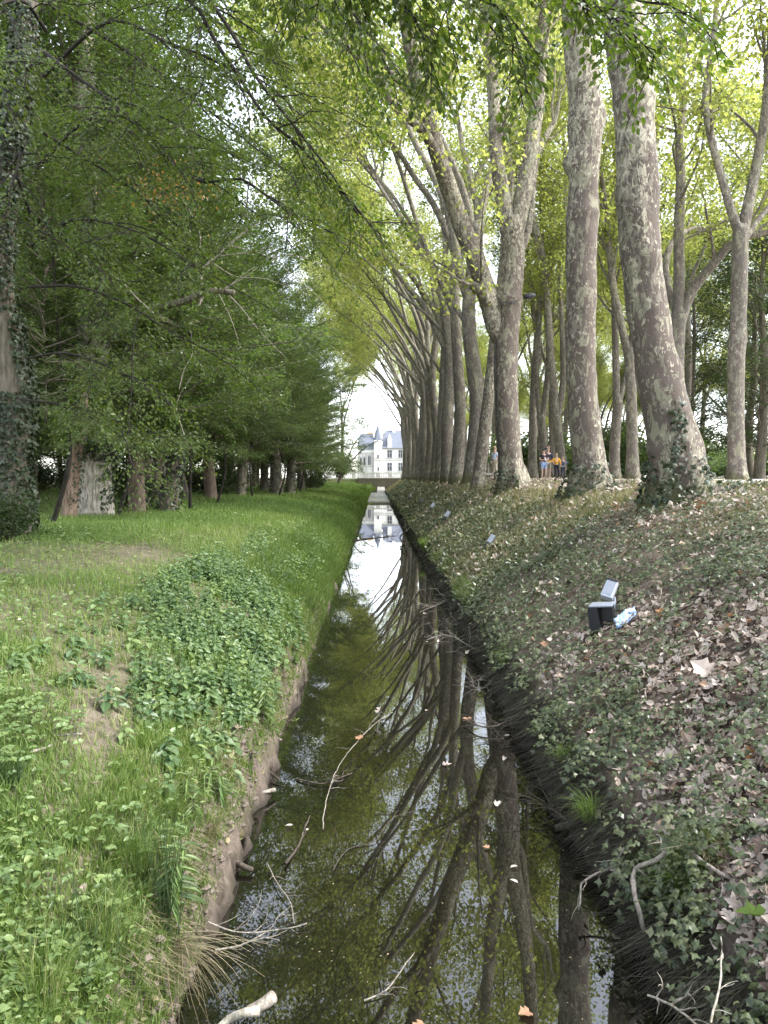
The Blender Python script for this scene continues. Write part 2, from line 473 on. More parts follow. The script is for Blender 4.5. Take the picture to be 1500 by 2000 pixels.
M['nettle_leaf'] = mat_leaf('nettle_leaf', [(0.070, 0.120, 0.050), (0.105, 0.165, 0.070), (0.145, 0.205, 0.085), (0.19, 0.25, 0.09)], (1.4, 1.6, 0.7), 0.3, 0.42, 0.5)
M['herb_leaf'] = mat_leaf('herb_leaf', [(0.080, 0.128, 0.045), (0.118, 0.178, 0.06), (0.160, 0.222, 0.075), (0.215, 0.265, 0.09)], (1.4, 1.5, 0.7), 0.3, 0.45, 0.45)
M['litter'] = mat_leaf('litter', [(0.13, 0.09, 0.07), (0.26, 0.208, 0.168), (0.42, 0.35, 0.30), (0.54, 0.465, 0.41), (0.27, 0.135, 0.06)], (1.1, 1.0, 0.9), 0.12, 0.65, 0.3)

# ================================================================== SETTING
def ground_material():
    m, nt, bs, out = _new('ground')
    co = nd(nt, 'ShaderNodeTexCoord').outputs['Object']
    def at(n): return nd(nt, 'ShaderNodeAttribute', attribute_name=n).outputs['Fac']
    n1 = tex_noise(nt, co, 9, 6, 0.65)
    n2 = tex_noise(nt, co, 1.3, 4, 0.6)
    n3 = tex_noise(nt, co, 60, 4, 0.7)
    soil = mixc(nt, ramp(nt, n1, [(.3, 0), (.7, 1)]), (0.075, 0.058, 0.044), (0.215, 0.172, 0.138))
    grass = ramp(nt, n1, [(0.3, (0.05, 0.065, 0.02)), (0.5, (0.085, 0.115, 0.03)), (0.7, (0.15, 0.15, 0.06))])
    grass = mixc(nt, ramp(nt, n2, [(0.45, 0), (0.7, 0.6)]), grass, (0.17, 0.145, 0.085))
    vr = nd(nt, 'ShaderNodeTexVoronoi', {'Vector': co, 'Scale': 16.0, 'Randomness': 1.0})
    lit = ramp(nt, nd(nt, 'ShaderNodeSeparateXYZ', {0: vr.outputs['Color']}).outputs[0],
               [(0.0, (0.035, 0.026, 0.019)), (0.45, (0.085, 0.062, 0.047)), (0.8, (0.16, 0.122, 0.096)), (1.0, (0.26, 0.205, 0.165))])  # matted old leaves, darkened to put shade under the ivy into the colour
    soil = mixc(nt, ramp(nt, tex_noise(nt, co, 3.5, 5, 0.7), [(0.5, 0), (0.66, 0.8)]), soil, (0.07, 0.078, 0.028))
    c = mixc(nt, at('grassy'), soil, grass)
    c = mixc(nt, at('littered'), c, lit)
    c = mixc(nt, at('muddy'), c, mixc(nt, n1, (0.010, 0.008, 0.006), (0.040, 0.032, 0.024)))
    c = mixc(nt, 0.5, c, ramp(nt, n3, [(0.3, 0.65), (0.7, 1.3)]), 'MULTIPLY')
    nt.links.new(c, bs.inputs['Base Color'])
    bs.inputs['Roughness'].default_value = 0.9
    bs.inputs['Specular IOR Level'].default_value = 0.2
    hb = nd(nt, 'ShaderNodeMath', {0: n1, 1: n3}, operation='ADD').outputs[0]
    nt.links.new(bump(nt, hb, 0.7, 0.03), bs.inputs['Normal'])
    return m

def litter_mask(x, y):                # where the leaf litter lies open between the ivy
    a = fbm(x * 0.75 + 3, y * 0.55, 21, 3)
    m = sstep(0.47, 0.60, a)
    spot = np.exp(-(((x - 2.25) / 0.75) ** 2 + ((y - 8.0) / 1.0) ** 2)) + np.exp(-(((x - 3.0) / 0.8) ** 2 + ((y - 6.4) / 1.6) ** 2)) \
        + 0.8 * np.exp(-(((x - 1.95) / 0.35) ** 2 + ((y - 3.5) / 0.5) ** 2)) + 0.9 * np.exp(-(((x - 2.6) / 0.5) ** 2 + ((y - 5.2) / 1.0) ** 2)) + 0.85 * np.exp(-(((x - 2.25) / 0.4) ** 2 + ((y - 4.5) / 0.8) ** 2)) + 0.9 * np.exp(-(((x - 4.6) / 1.2) ** 2 + ((y - 10.4) / 1.5) ** 2))
    return np.clip(np.maximum(m * 0.55, spot) * (0.55 + 0.75 * fbm(x * 3.2, y * 3.2, 23)), 0, 1)
def bare_mask(x, y):                  # worn patches in the lawn on the left
    a = fbm(x * 0.6, y * 0.42, 31, 3)
    m = sstep(0.56, 0.68, a) * 0.45
    track = np.exp(-(((x + 3.9) / 0.6) ** 2 + ((y - 13.0) / 3.0) ** 2)) + 0.8 * np.exp(-(((x + 2.15) / 0.4) ** 2 + ((y - 6.2) / 1.0) ** 2)) \
        + np.exp(-(((x + 1.48) / 0.17) ** 2 + ((y - 3.5) / 0.45) ** 2)) + 0.9 * np.exp(-(((x + 1.85) / 0.2) ** 2 + ((y - 5.2) / 0.5) ** 2)) + 0.7 * np.exp(-(((x + 1.75) / 0.22) ** 2 + ((y - 4.6) / 0.5) ** 2))
    return np.clip(np.maximum(m * sstep(20, 8, y), track), 0, 1)

def build_ground():
    xs = np.concatenate([-220 + np.arange(0, 160, 20.0), np.arange(-60, -25, 5.0), np.arange(-25, -9, 1.5), np.arange(-9, -4, 0.35),
                         np.arange(-4, -1.6, 0.14), np.arange(-1.6, -1.3, 0.05), np.arange(-1.3, -0.86, 0.018), np.arange(-0.86, -0.7, 0.05), np.arange(-0.7, 1.2, 0.25), np.arange(1.2, 2.0, 0.05),
                         np.arange(2.0, 7.0, 0.12), np.arange(7, 16, 1.0), np.arange(16, 40, 3.0), np.arange(40, 221, 20.0)])
    ys = np.concatenate([np.arange(-60, -2, 6.0), np.arange(-2, 1.5, 0.5), np.arange(1.5, 8.5, 0.055), np.arange(8.5, 14, 0.10), 14 * 1.014 ** np.arange(0, 165)])
    ys = np.concatenate([ys[ys < DITCH_END - 1], np.arange(DITCH_END - 1, DITCH_END + 2, 0.25), np.arange(DITCH_END + 3, 200, 4.0), np.arange(200, 700, 30.0)])
    X, Y = np.meshgrid(xs, ys, indexing='ij')
    Z = zg(X, Y)
    Z = np.where(Y > 230, np.minimum(Z, 2.3), Z)
    n, mm = X.shape
    i = np.arange(n - 1)[:, None] * mm; j = np.arange(mm - 1)[None]
    f = np.stack([i + j, i + mm + j, i + mm + j + 1, i + j + 1], -1).reshape(-1, 4)
    mb = MB(); mb.add(np.stack([X, Y, Z], -1).reshape(-1, 3), f)
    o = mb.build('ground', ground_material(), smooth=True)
    x = X.ravel(); y = Y.ravel(); z = Z.ravel()
    left = x < 0.3
    gr = np.where(left, sstep(-1.0, -1.3, x + 0.3 * (fbm(x * 4, y * 4, 33) - .5)) * (1 - 0.85 * bare_mask(x, y)) * (0.45 + 0.55 * sstep(.3, .55, fbm(x * 2.2, y * 2.2, 34))), sstep(3.4, 5.2, x) * 0.85)
    far_wood = sstep(-8, -13, x)
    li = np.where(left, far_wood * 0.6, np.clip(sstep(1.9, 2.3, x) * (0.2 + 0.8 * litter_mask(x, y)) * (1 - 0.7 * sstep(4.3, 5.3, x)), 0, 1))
    mu = np.where(left, 0.85 * sstep(0.14, 0.0, z) * (x > -2), sstep(0.50, 0.22, z) * (x < 3))
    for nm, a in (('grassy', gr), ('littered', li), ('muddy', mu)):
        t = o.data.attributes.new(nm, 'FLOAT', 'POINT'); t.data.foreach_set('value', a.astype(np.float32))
    tag(o, kind='structure')
build_ground()

def sheet(name, xs, ys, zfun, mat, edge=0.0, seed=1):
    X, Y = np.meshgrid(np.asarray(xs, float), np.asarray(ys, float), indexing='ij')
    if edge:
        X[0] += edge * (fbm(Y[0] * 0.5, Y[0] * 0, seed) - 0.5) * 2
        X[-1] += edge * (fbm(Y[-1] * 0.5, Y[-1] * 0, seed + 5) - 0.5) * 2
    Z = zfun(X, Y)
    n, mm = X.shape
    i = np.arange(n - 1)[:, None] * mm; j = np.arange(mm - 1)[None]
    f = np.stack([i + j, i + mm + j, i + mm + j + 1, i + j + 1], -1).reshape(-1, 4)
    mb = MB(); mb.add(np.stack([X, Y, Z], -1).reshape(-1, 3), f)
    return mb.build(name, mat, smooth=True)

def water_material():
    m, nt, bs, out = _new('water')
    co = nd(nt, 'ShaderNodeTexCoord').outputs['Object']
    n1 = tex_noise(nt, co, 1.2, 4, 0.6)
    c = mixc(nt, n1, (0.003, 0.003, 0.002), (0.009, 0.008, 0.005))
    nt.links.new(c, bs.inputs['Base Color'])
    bs.inputs['Roughness'].default_value = 0.012
    bs.inputs['IOR'].default_value = 2.0
    n2 = tex_noise(nt, mapped(nt, co, (1, 0.45, 1)), 2.6, 2, 0.5)
    nt.links.new(bump(nt, n2, 0.016, 0.02), bs.inputs['Normal'])
    return m
tag(sheet('water', [-1.9, -0.6, 0.6, 2.2], np.concatenate([np.arange(-8, 20, 2.0), np.arange(20, DITCH_END + 0.4, 6.0), [DITCH_END + 0.5]]), lambda x, y: 0 * x, water_material()), kind='structure')

# dull skin of duckweed and silt that covers the far end of the water
def scum_material():
    m, nt, bs, out = _new('water_scum')
    co = nd(nt, 'ShaderNodeTexCoord').outputs['Object']
    n1 = tex_noise(nt, co, 3.0, 6, 0.7)
    nt.links.new(ramp(nt, n1, [(0.3, (0.07, 0.075, 0.055)), (0.5, (0.14, 0.14, 0.11)), (0.7, (0.22, 0.22, 0.18))]), bs.inputs['Base Color'])
    bs.inputs['Roughness'].default_value = 0.7
    return m
tag(sheet('water_scum', [-1.9, -0.6, 0.6, 2.2], np.arange(79, DITCH_END - 5, 3.0), lambda x, y: 0 * x + 0.012, scum_material()), kind='stuff')

# gravel walk on top of the right bank
def gravel_material():
    m, nt, bs, out = _new('gravel')
    co = nd(nt, 'ShaderNodeTexCoord').outputs['Object']
    n1 = tex_noise(nt, co, 40, 5, 0.7); n2 = tex_noise(nt, co, 0.6, 4, 0.6)
    c = mixc(nt, n1, (0.36, 0.32, 0.29), (0.56, 0.52, 0.48))
    c = mixc(nt, 0.5, c, ramp(nt, n2, [(0.3, 0.75), (0.7, 1.15)]), 'MULTIPLY')
    nt.links.new(c, bs.inputs['Base Color']); bs.inputs['Roughness'].default_value = 0.9
    nt.links.new(bump(nt, n1, 0.4, 0.02), bs.inputs['Normal'])
    return m
tag(sheet('path', [6.5, 7.0, 8, 10, 12, 14, 16, 18, 19.5], np.concatenate([np.arange(-40, 20, 2.0), np.arange(20, DITCH_END, 4.0), [DITCH_END + 25]]),
          lambda x, y: zg(x, y) * 0 + np.where(y > DITCH_END, 2.53, np.maximum(zg(x, y), 2.5) + 0.02), gravel_material(), 0.25), kind='structure')

# ------------------------------------------------------------------ stone bridge with sluice, balustrade, chateau
M['old_stone'] = mat_plain('old_stone', (0.17, 0.15, 0.11), 0.9, 0.45, 2.5, bmp=0.4)
M['pale_stone'] = mat_plain('pale_stone', (0.78, 0.76, 0.73), 0.85, 0.08, 0.8)
M['trim_stone'] = mat_plain('trim_stone', (0.48, 0.47, 0.46), 0.85, 0.12, 1.5)
M['slate'] = mat_plain('slate', (0.13, 0.143, 0.175), 0.6, 0.2, 1.2)
M['window_glass'] = mat_plain('window_glass', (0.07, 0.075, 0.10), 0.15, 0.2, 1.0, bmp=0)
M['iron'] = mat_plain('iron', (0.02, 0.02, 0.022), 0.45, 0.2, 30)
M['gold'] = mat_plain('gold', (0.55, 0.32, 0.10), 0.4, 0.2, 2)

def stone_wall_course(mb, x0, x1, y, z0, z1, dz, dx, rng, depth=0.12):
    z = z0
    while z < z1 - 0.05:
        h = min(dz * (0.8 + 0.4 * rng.random()), z1 - z)
        x = x0 - dx * rng.random()
        while x < x1:
            w = dx * (0.6 + 0.8 * rng.random())
            a, b = max(x, x0), min(x + w, x1)
            if b - a > 0.08:
                box(mb, ((a + b) / 2, y - depth * rng.random() * 0.35, z + h / 2), (b - a - 0.025, depth, h - 0.025), tint=rng.random())
            x += w
        z += h

br = thing('stone_bridge', 'low mossy stone bridge closing the far end of the water ditch', 'bridge', (1.0, 138.2, 0))
mb = MB(); box(mb, (0.3, 0.4, 1.15), (9.2, 1.6, 2.3)); mb.build('wall', M['old_stone'], br)
rg = rng_(3); mb = MB()
stone_wall_course(mb, -4.3, -0.62, -0.47, 0.0, 2.26, 0.33, 0.62, rg)
stone_wall_course(mb, 0.95, 4.9, -0.47, 0.0, 2.26, 0.33, 0.62, rg)
stone_wall_course(mb, -0.62, 0.95, -0.47, 0.95, 2.26, 0.33, 0.62, rg)
tag(mb.build('stones', M['old_stone'], br), kind='stuff')
mb = MB()
for i in range(9): box(mb, (-3.9 + i * 1.03, 0.35, 2.37), (1.0, 1.75, 0.13))
mb.build('coping', M['old_stone'], br)
sl = thing('sluice_weir', 'small pale stepped stone sluice at the foot of the far bridge', 'weir', (0.85, 137.2, 0))
for i in range(3):
    mb = MB(); box(mb, (0, 0.05 - 0.45 * (2 - i), 0.14 + 0.2 * i), (1.5 - 0.1 * i, 0.42, 0.32 + 0.4 * i * 0.5)); mb.build('step', M['pale_stone'], sl)

bl = thing('balustrade', 'white stone balustrade running along the terrace in front of the chateau', 'balustrade', (-1.5, 146, 2.3))
mb = MB(); box(mb, (0, 0, 0.12), (20, 0.5, 0.26)); mb.build('plinth', M['pale_stone'], bl)
mb = MB(); box(mb, (0, 0, 1.12), (20, 0.44, 0.2)); mb.build('handrail', M['pale_stone'], bl)
prof = [(0.07, 0.25), (0.11, 0.42), (0.06, 0.7), (0.06, 0.85), (0.10, 1.02)]
bm_ = MB(); tube(bm_, [(0, 0, z) for r, z in prof], [r for r, z in prof], 6); bme = bm_.mesh('baluster', M['pale_stone'], True)
pm_ = MB(); box(pm_, (0, 0, 0.63), (0.5, 0.46, 0.78)); pme = pm_.mesh('pier', M['pale_stone'])
for i in range(60):
    x = -9.7 + i * 0.33
    o = shared('pier' if i % 7 == 0 else 'baluster', pme if i % 7 == 0 else bme, bl)
    o.location = (x, 0, 0.0)

def chateau():
    D = 205.0
    k = D / 1500.0
    def X(px): return (px - 735) * k
    def Z(py): return 2.62 - (py - 932) * k
    t = thing('chateau', 'white stone chateau with blue slate roofs seen beyond the bridge', 'building', (0, D, 2.2))
    def bx(nm, mat, x0, x1, z0, z1, y0, y1):
        mb = MB(); box(mb, ((x0 + x1) / 2, (y0 + y1) / 2, (z0 + z1) / 2 - 2.2), (x1 - x0, y1 - y0, z1 - z0)); return mb.build(nm, mat, t)
    g = 2.2
    bx('chapel_wall', M['pale_stone'], X(699), X(731), g, Z(878), 0, 9)
    bx('tower', M['pale_stone'], X(730.5), X(746), g, Z(861), -1.2, 8)
    w = bx('wall', M['pale_stone'], X(745.5), X(800), g, Z(876), -0.4, 12)
    def gable(nm, x0, x1, z0, z1, y0, y1, inset=0.35, mat=M['slate'], par=t):
        mb = MB(); xm0 = x0 + (x1 - x0) * inset * 0.25; xm1 = x1 - (x1 - x0) * inset * 0.25; ym = (y0 + y1) / 2
        v = [(x0, y0, z0), (x1, y0, z0), (x1, y1, z0), (x0, y1, z0), (xm0, ym, z1), (xm1, ym, z1)]
        v = [(a, b, c - 2.2) for a, b, c in v]
        mb.add(v, [(0, 1, 5, 4), (2, 3, 4, 5)]); mb.add(v, [(1, 2, 5), (3, 0, 4)]); return mb.build(nm, mat, par)
    rf = gable('roof', X(698), X(732), Z(878) + 0.02, Z(846), -0.3, 9.3)
    r2 = gable('roof', X(745), X(801), Z(876) + 0.02, Z(838), -0.8, 12.4, 0.5)
    r3 = MB(); tube(r3, [(X(738), 3.4, Z(861) - 2.2), (X(738), 3.4, Z(845) - 2.2), (X(738), 3.4, Z(826) - 2.2)], [1.5, 0.75, 0.03], 8); r3.build('spire', M['slate'], t)
    gd = MB(); box(gd, ((X(716) + X(728)) / 2, 4.4, Z(846) - 2.1), (1.7, 0.3, 0.35)); gd.build('ridge_ornament', M['gold'], t)
    for px, a, b in ((734, 858, 838), (751, 852, 834), (770, 850, 830)):
        bx('chimney', M['pale_stone'], X(px) - 0.45, X(px) + 0.45, Z(a) - 2, Z(b), 5, 6)
    dm = bx('dormer', M['pale_stone'], X(757), X(765), Z(876), Z(860), -0.5, 3)
    mb = MB(); mb.add([(X(756), -0.52, Z(860) - 2.2), (X(766), -0.52, Z(860) - 2.2), (X(761), -0.52, Z(848) - 2.2), (X(756), 3, Z(860) - 2.2), (X(766), 3, Z(860) - 2.2), (X(761), 3, Z(848) - 2.2)],
                      [(0, 1, 2), (3, 5, 4)]); mb.add([(X(756), -0.52, Z(860) - 2.2), (X(766), -0.52, Z(860) - 2.2), (X(761), -0.52, Z(848) - 2.2), (X(756), 3, Z(860) - 2.2), (X(766), 3, Z(860) - 2.2), (X(761), 3, Z(848) - 2.2)],
                      [(0, 2, 5, 3), (1, 4, 5, 2)]); mb.build('gable', M['pale_stone'], dm)
    def win(px, p0, p1, wpx, y, cols=1, rows=1, lancet=False):
        x = X(px); ww = wpx * k; z0 = Z(p1); z1 = Z(p0)
        mb = MB(); ft = 0.14
        for s in (-1, 1): box(mb, (x + s * (ww / 2 + ft / 2), y - 0.05, (z0 + z1) / 2 - 2.2), (ft, 0.16, z1 - z0 + 2 * ft))
        box(mb, (x, y - 0.05, z1 + ft / 2 - 2.2), (ww, 0.16, ft)); box(mb, (x, y - 0.07, z0 - ft / 2 - 2.2), (ww + 0.3, 0.22, ft))
        for c in range(1, cols): box(mb, (x - ww / 2 + ww * c / cols, y - 0.05, (z0 + z1) / 2 - 2.2), (0.12, 0.15, z1 - z0))
        for r in range(1, rows): box(mb, (x, y - 0.05, z0 + (z1 - z0) * (0.62 if rows == 2 else r / rows) - 2.2), (ww, 0.15, 0.12))
        w_ = mb.build('window', M['trim_stone'], t)
        g_ = MB()
        if lancet:
            zs = z1 - ww * 0.9
            g_.add([(x - ww / 2, y - .02, z0 - 2.2), (x + ww / 2, y - .02, z0 - 2.2), (x + ww / 2, y - .02, zs - 2.2), (x + ww * .3, y - .02, zs + ww * .5 - 2.2), (x, y - .02, z1 - 2.2), (x - ww * .3, y - .02, zs + ww * .5 - 2.2), (x - ww / 2, y - .02, zs - 2.2)], [(0, 1, 2, 3, 4, 5, 6)])
        else:
            box(g_, (x, y, (z0 + z1) / 2 - 2.2), (ww, 0.04, z1 - z0))
        g_.build('pane', M['window_glass'], w_)
    win(721.5, 889, 908, 4.6, -0.03, 2, 1, True); win(705, 894, 908, 3.0, -0.03, 1, 1, True); win(712, 893, 908, 3.0, -0.03, 1, 1, True)
    win(738.5, 889, 895, 2.4, -1.23); win(739, 913, 919, 2.2, -1.23)
    win(761, 904.5, 919.5, 8.2, -0.43, 2, 2); win(761, 880, 894, 8.2, -0.43, 2, 2); win(782, 904.5, 919.5, 7, -0.43, 2, 2); win(782, 880, 894, 7, -0.43, 2, 2)
    for x0, x1, py, y in ((699, 731, 911.5, 0), (699, 731, 885, 0), (730.5, 746, 896, -1.2), (730.5, 746, 899.5, -1.2), (746, 800, 896, -0.4), (746, 800, 899.5, -0.4), (746, 800, 877.5, -0.4), (730.5, 746, 863, -1.2)):
        bx('string_course', M['trim_stone'], X(x0), X(x1), Z(py) - 0.1, Z(py) + 0.1, y - 0.14, y - 0.002)
    for px in (700, 708.5, 715.5, 727.5):
        bx('buttress', M['trim_stone'], X(px) - 0.16, X(px) + 0.16, g, Z(884), -0.35, -0.003)
chateau()

# ------------------------------------------------------------------ a house seen behind the far plane trees
def far_house(x, y, w, h, label):
    t = thing('house', label, 'house', (x, y, 2.5))
    mb = MB(); box(mb, (0, 0, h / 2), (w, 8, h)); mb.build('wall', M['pale_stone'], t)
    mb = MB(); v = [(-w / 2 - .3, -4.3, h), (w / 2 + .3, -4.3, h), (w / 2 + .3, 4.3, h), (-w / 2 - .3, 4.3, h), (-w / 2 + .8, 0, h + 3.2), (w / 2 - .8, 0, h + 3.2)]
    mb.add(v, [(0, 1, 5, 4), (2, 3, 4, 5), (3, 2, 1, 0)]); mb.add(v, [(1, 2, 5), (3, 0, 4)]); r_ = mb.build('roof', M['slate'], t)
    mb = MB(); box(mb, (w * 0.25, 1, h + 3.0), (0.9, 0.7, 2.0)); mb.build('chimney', M['pale_stone'], r_)
    nwin = int(w // 2.4)
    for i in range(nwin):
        xx = -w / 2 + w * (i + 0.5) / nwin
        mb = MB(); box(mb, (xx, -4.0, h * 0.5), (1.15, 0.12, 1.7)); wf = mb.build('window', M['trim_stone'], t)
        mb = MB(); box(mb, (xx, -4.06, h * 0.5), (0.9, 0.06, 1.45)); mb.build('pane', M['window_glass'], wf)
far_house(36.5, 150, 12, 3.0, 'white house with a blue slate roof seen between plane trunks behind the walkers')

# ================================================================== TREES
def curve(rng, p0, d0, L, n, wob, pull, pw=0.15):
    """wandering line: starts along d0, drifts towards pull"""
    pts = [np.asarray(p0, float)]; d = unit(np.asarray(d0, float)); s = L / n
    for i in range(n):
        d = unit(d + rng.normal(size=3) * wob + np.asarray(pull) * pw)
        pts.append(pts[-1] + d * s)
    return np.array(pts)
def perp_dir(rng, t, ang, bias=None):
    r = rng.normal(size=3)
    if bias is not None: r = r + bias
    r = r - t * (r @ t); r = unit(r)
    return t * math.cos(ang) + r * math.sin(ang)

class Crown:
    def __init__(s): s.tw = MB(); s.pos = []; s.ax = []; s.nr = []; s.sz = []
    def put(s, p, a, n, z): s.pos.append(p); s.ax.append(a); s.nr.append(n); s.sz.append(z)
    def leafmesh(s, name, mat, T, rng, keep=None):
        mb = MB()
        if s.pos:
            p = np.concatenate(s.pos); a = np.concatenate(s.ax); n = np.concatenate(s.nr); z = np.concatenate(s.sz)
            if keep is not None and keep < len(p):
                q = rng.permutation(len(p))[:keep]; p, a, n, z = p[q], a[q], n[q], z[q]
            leaves(mb, T, p, a, n, z, np.clip(rng.normal(0.5, 0.25, len(p)), 0, 1))
        return mb.mesh(name, mat)

def leaf_puff(cr, rng, pts, n, spread, size):
    k = rng.random(n) * (len(pts) - 1); i = np.minimum(k.astype(int), len(pts) - 2); f = (k - i)[:, None]
    p = pts[i] * (1 - f) + pts[i + 1] * f + rng.normal(size=(n, 3)) * spread * np.array([1, 1, 0.7])
    az = rng.random(n) * 2 * PI
    a = np.stack([np.cos(az), np.sin(az), -0.35 - 0.5 * rng.random(n)], 1)
    nr = rng.normal(size=(n, 3)) * 0.55 + np.array([0, 0, 1.0])
    cr.put(p, a, nr, size * (0.6 + 0.7 * rng.random(n)))

def ramify(cr, rng, limbs, nb=12, L1=4.2, ntw=6, L2=1.8, nleaf=46, leaf=0.175, t0=0.3, up=0.35, spread=0.38):
    for pts, rad in limbs:
        n = len(pts)
        tot = np.sum(np.linalg.norm(np.diff(pts, axis=0), axis=1))
        m = max(3, int(nb * tot / 12.0))
        for q in range(m):
            t = t0 + (1 - t0) * (q + rng.random()) / m
            k = min(t * (n - 1), n - 1.001); i = int(k); f = k - i
            p = pts[i] * (1 - f) + pts[i + 1] * f; r = rad[min(i, len(rad) - 1)]
            tg = unit(pts[i + 1] - pts[i])
            d = perp_dir(rng, tg, R(rng.uniform(28, 62)), np.array([0, 0, 0.25]))
            L = L1 * (1.15 - 0.5 * t) * rng.uniform(0.7, 1.25)
            b = curve(rng, p, d, L, 6, 0.16, (0, 0, 1), up * 0.35)
            rb = np.linspace(max(min(r * 0.5, 0.075), 0.02), 0.012, 7)
            tube(cr.tw, b, rb, 4)
            for w in range(ntw):
                tt = 0.25 + 0.75 * (w + rng.random()) / ntw
                kk = min(tt * 6, 5.99); ii = int(kk)
                pp = b[ii] + (b[ii + 1] - b[ii]) * (kk - ii)
                dd = perp_dir(rng, unit(b[ii + 1] - b[ii]), R(rng.uniform(25, 70)), np.array([0, 0, 0.1]))
                c = curve(rng, pp, dd, L2 * rng.uniform(0.6, 1.2), 4, 0.2, (0, 0, -1), 0.06)
                tube(cr.tw, c, np.linspace(0.012, 0.005, 5), 3, cap=False)
                leaf_puff(cr, rng, c[1:], nleaf, spread, leaf)
        leaf_puff(cr, rng, pts[-2:], nleaf, spread, leaf)

def pxline(spec, Y, base=None):
    """[(px, py, width px, dY)] seen at distance Y -> points, radii"""
    pts = []; rad = []
    for s in spec:
        d = Y + (s[3] if len(s) > 3 else 0)
        p = P(s[0], s[1], d); pts.append([p.x, p.y, p.z]); rad.append(s[2] / 1500.0 * d / 2)
    return np.array(pts), np.array(rad)

def ivy_on(mb, rng, pts, rad, n, z0, z1, size=0.075, arc=None, out=0.05, thin=1.0):
    """ivy leaves lying on a trunk between two heights"""
    zz = pts[:, 2]
    if zz[-1] < zz[0]: return
    z = z0 + (z1 - z0) * rng.random(n) ** thin
    x = np.interp(z, zz, pts[:, 0]); y = np.interp(z, zz, pts[:, 1]); r = np.interp(z, zz, rad)
    a = rng.random(n) * 2 * PI if arc is None else arc[0] + (rng.random(n) - 0.5) * arc[1]
    o = np.stack([np.cos(a), np.sin(a), 0 * a], 1)
    p = np.stack([x, y, z], 1) + o * (r + out * (0.3 + rng.random(n)))[:, None]
    nr = o + rng.normal(size=(n, 3)) * 0.4 + np.array([0, 0, 0.35])
    ax = np.array([0, 0, -0.9]) + rng.normal(size=(n, 3)) * 0.6
    leaves(mb, T_IVY, p, ax, nr, size * (0.5 + 0.9 * rng.random(n)), rng.random(n))

def strip_ivy(mb, rng, path, n, w, size, cen):
    """a strand of ivy along a path on the bark; cen = rough axis point to face away from"""
    path = np.asarray(path, float)
    k = rng.random(n) * (len(path) - 1); i = np.minimum(k.astype(int), len(path) - 2); f = (k - i)[:, None]
    p = path[i] * (1 - f) + path[i + 1] * f + rng.normal(size=(n, 3)) * w
    o = np.array([0.15, -1, 0.3]) + rng.normal(size=(n, 3)) * 0.45
    p = p + unit(o) * 0.03
    leaves(mb, T_IVY, p, np.array([0, 0, -0.9]) + rng.normal(size=(n, 3)) * 0.6, o, size * (0.5 + 0.9 * rng.random(n)), rng.random(n))

ROW = 'plane trees in the row along the right bank'

def manual_plane(label, seed, Y, trunk, limbs, auto=(), group=ROW, bark='plane_bark', k=22, lobes=(0.55, 0.55, 5, 0.4), bumps=(), ivy=None,
                 crown=dict(), step=0.16, rough=0.10, keep=None, leafmat='plane_leaf'):
    rng = rng_(seed)
    tp, tr = pxline(trunk, Y)
    base = np.array([tp[0][0], tp[0][1], zg1(tp[0][0], tp[0][1]) - 0.25])
    tp[0] = base
    t = thing('plane_tree', label, 'tree', tuple(base), 0, group)
    sp, sr = smooth_line(tp, tr, step)
    mb = MB(); tube(mb, sp, sr, k, rough=rough, rng=rng, lobes=lobes, bumps=bumps)
    mb.build('trunk', M[bark], t, True, base)
    LL = []
    for L in limbs:
        lp, lr = pxline(L, Y)
        lp, lr = smooth_line(lp, lr, step * 1.6)
        mb = MB(); tube(mb, lp, lr, max(8, k // 2), rough=rough * 0.8, rng=rng); mb.build('limb', M[bark], t, True, base)
        LL.append((lp, lr))
    for (p0, d0, L, r0) in auto:       # limbs out of the picture
        c = curve(rng, p0, d0, L, 9, 0.09, (0, 0, 1), 0.06); lr = np.linspace(r0, 0.05, 10)
        mb = MB(); tube(mb, c, lr, 9, rough=0.05, rng=rng); mb.build('limb', M[bark], t, True, base)
        LL.append((c, lr))
    cr = Crown()
    ramify(cr, rng, LL, **crown)
    br = cr.tw.build('branches', M[bark], t, True, base); tag(br, kind='stuff')
    cr.pos = [q - base for q in cr.pos]
    o = shared('crown', cr.leafmesh('crown', M[leafmat], T_DIAMOND, rng, keep), t)
    if ivy: ivy(rng, sp, sr, base, t)
    return t, sp, sr

def near_ivy(z_top, n, extra=None):
    def f(rng, sp, sr, base, t):
        mb = MB()
        zb = base[2] + 0.15
        r2 = sr * (1 + 0.4 * np.exp(-(sp[:, 2] - sp[0, 2]) / 0.55))
        ivy_on(mb, rng, sp, r2, n, zb, zb + z_top, 0.085, (R(-125), R(190)), 0.07, 1.9)
        # skirt running down the bank
        m = n // 2
        a = R(-150) + rng.random(m) * R(150); rr = r2[0] * (1.0 + 0.9 * rng.random(m))
        x = base[0] + np.cos(a) * rr; y = base[1] + np.sin(a) * rr
        p = np.stack([x, y, zg(x, y) + 0.04 + 0.06 * rng.random(m)], 1)
        leaves(mb, T_IVY, p, rng.normal(size=(m, 3)) * np.array([1, 1, .3]), np.array([-0.3, -0.3, 1]) + rng.normal(size=(m, 3)) * 0.35, 0.085 * (0.5 + 0.8 * rng.random(m)), rng.random(m))
        if extra: extra(mb, rng)
        mb.build('ivy', M['trunk_ivy'], t, False, base)
    return f

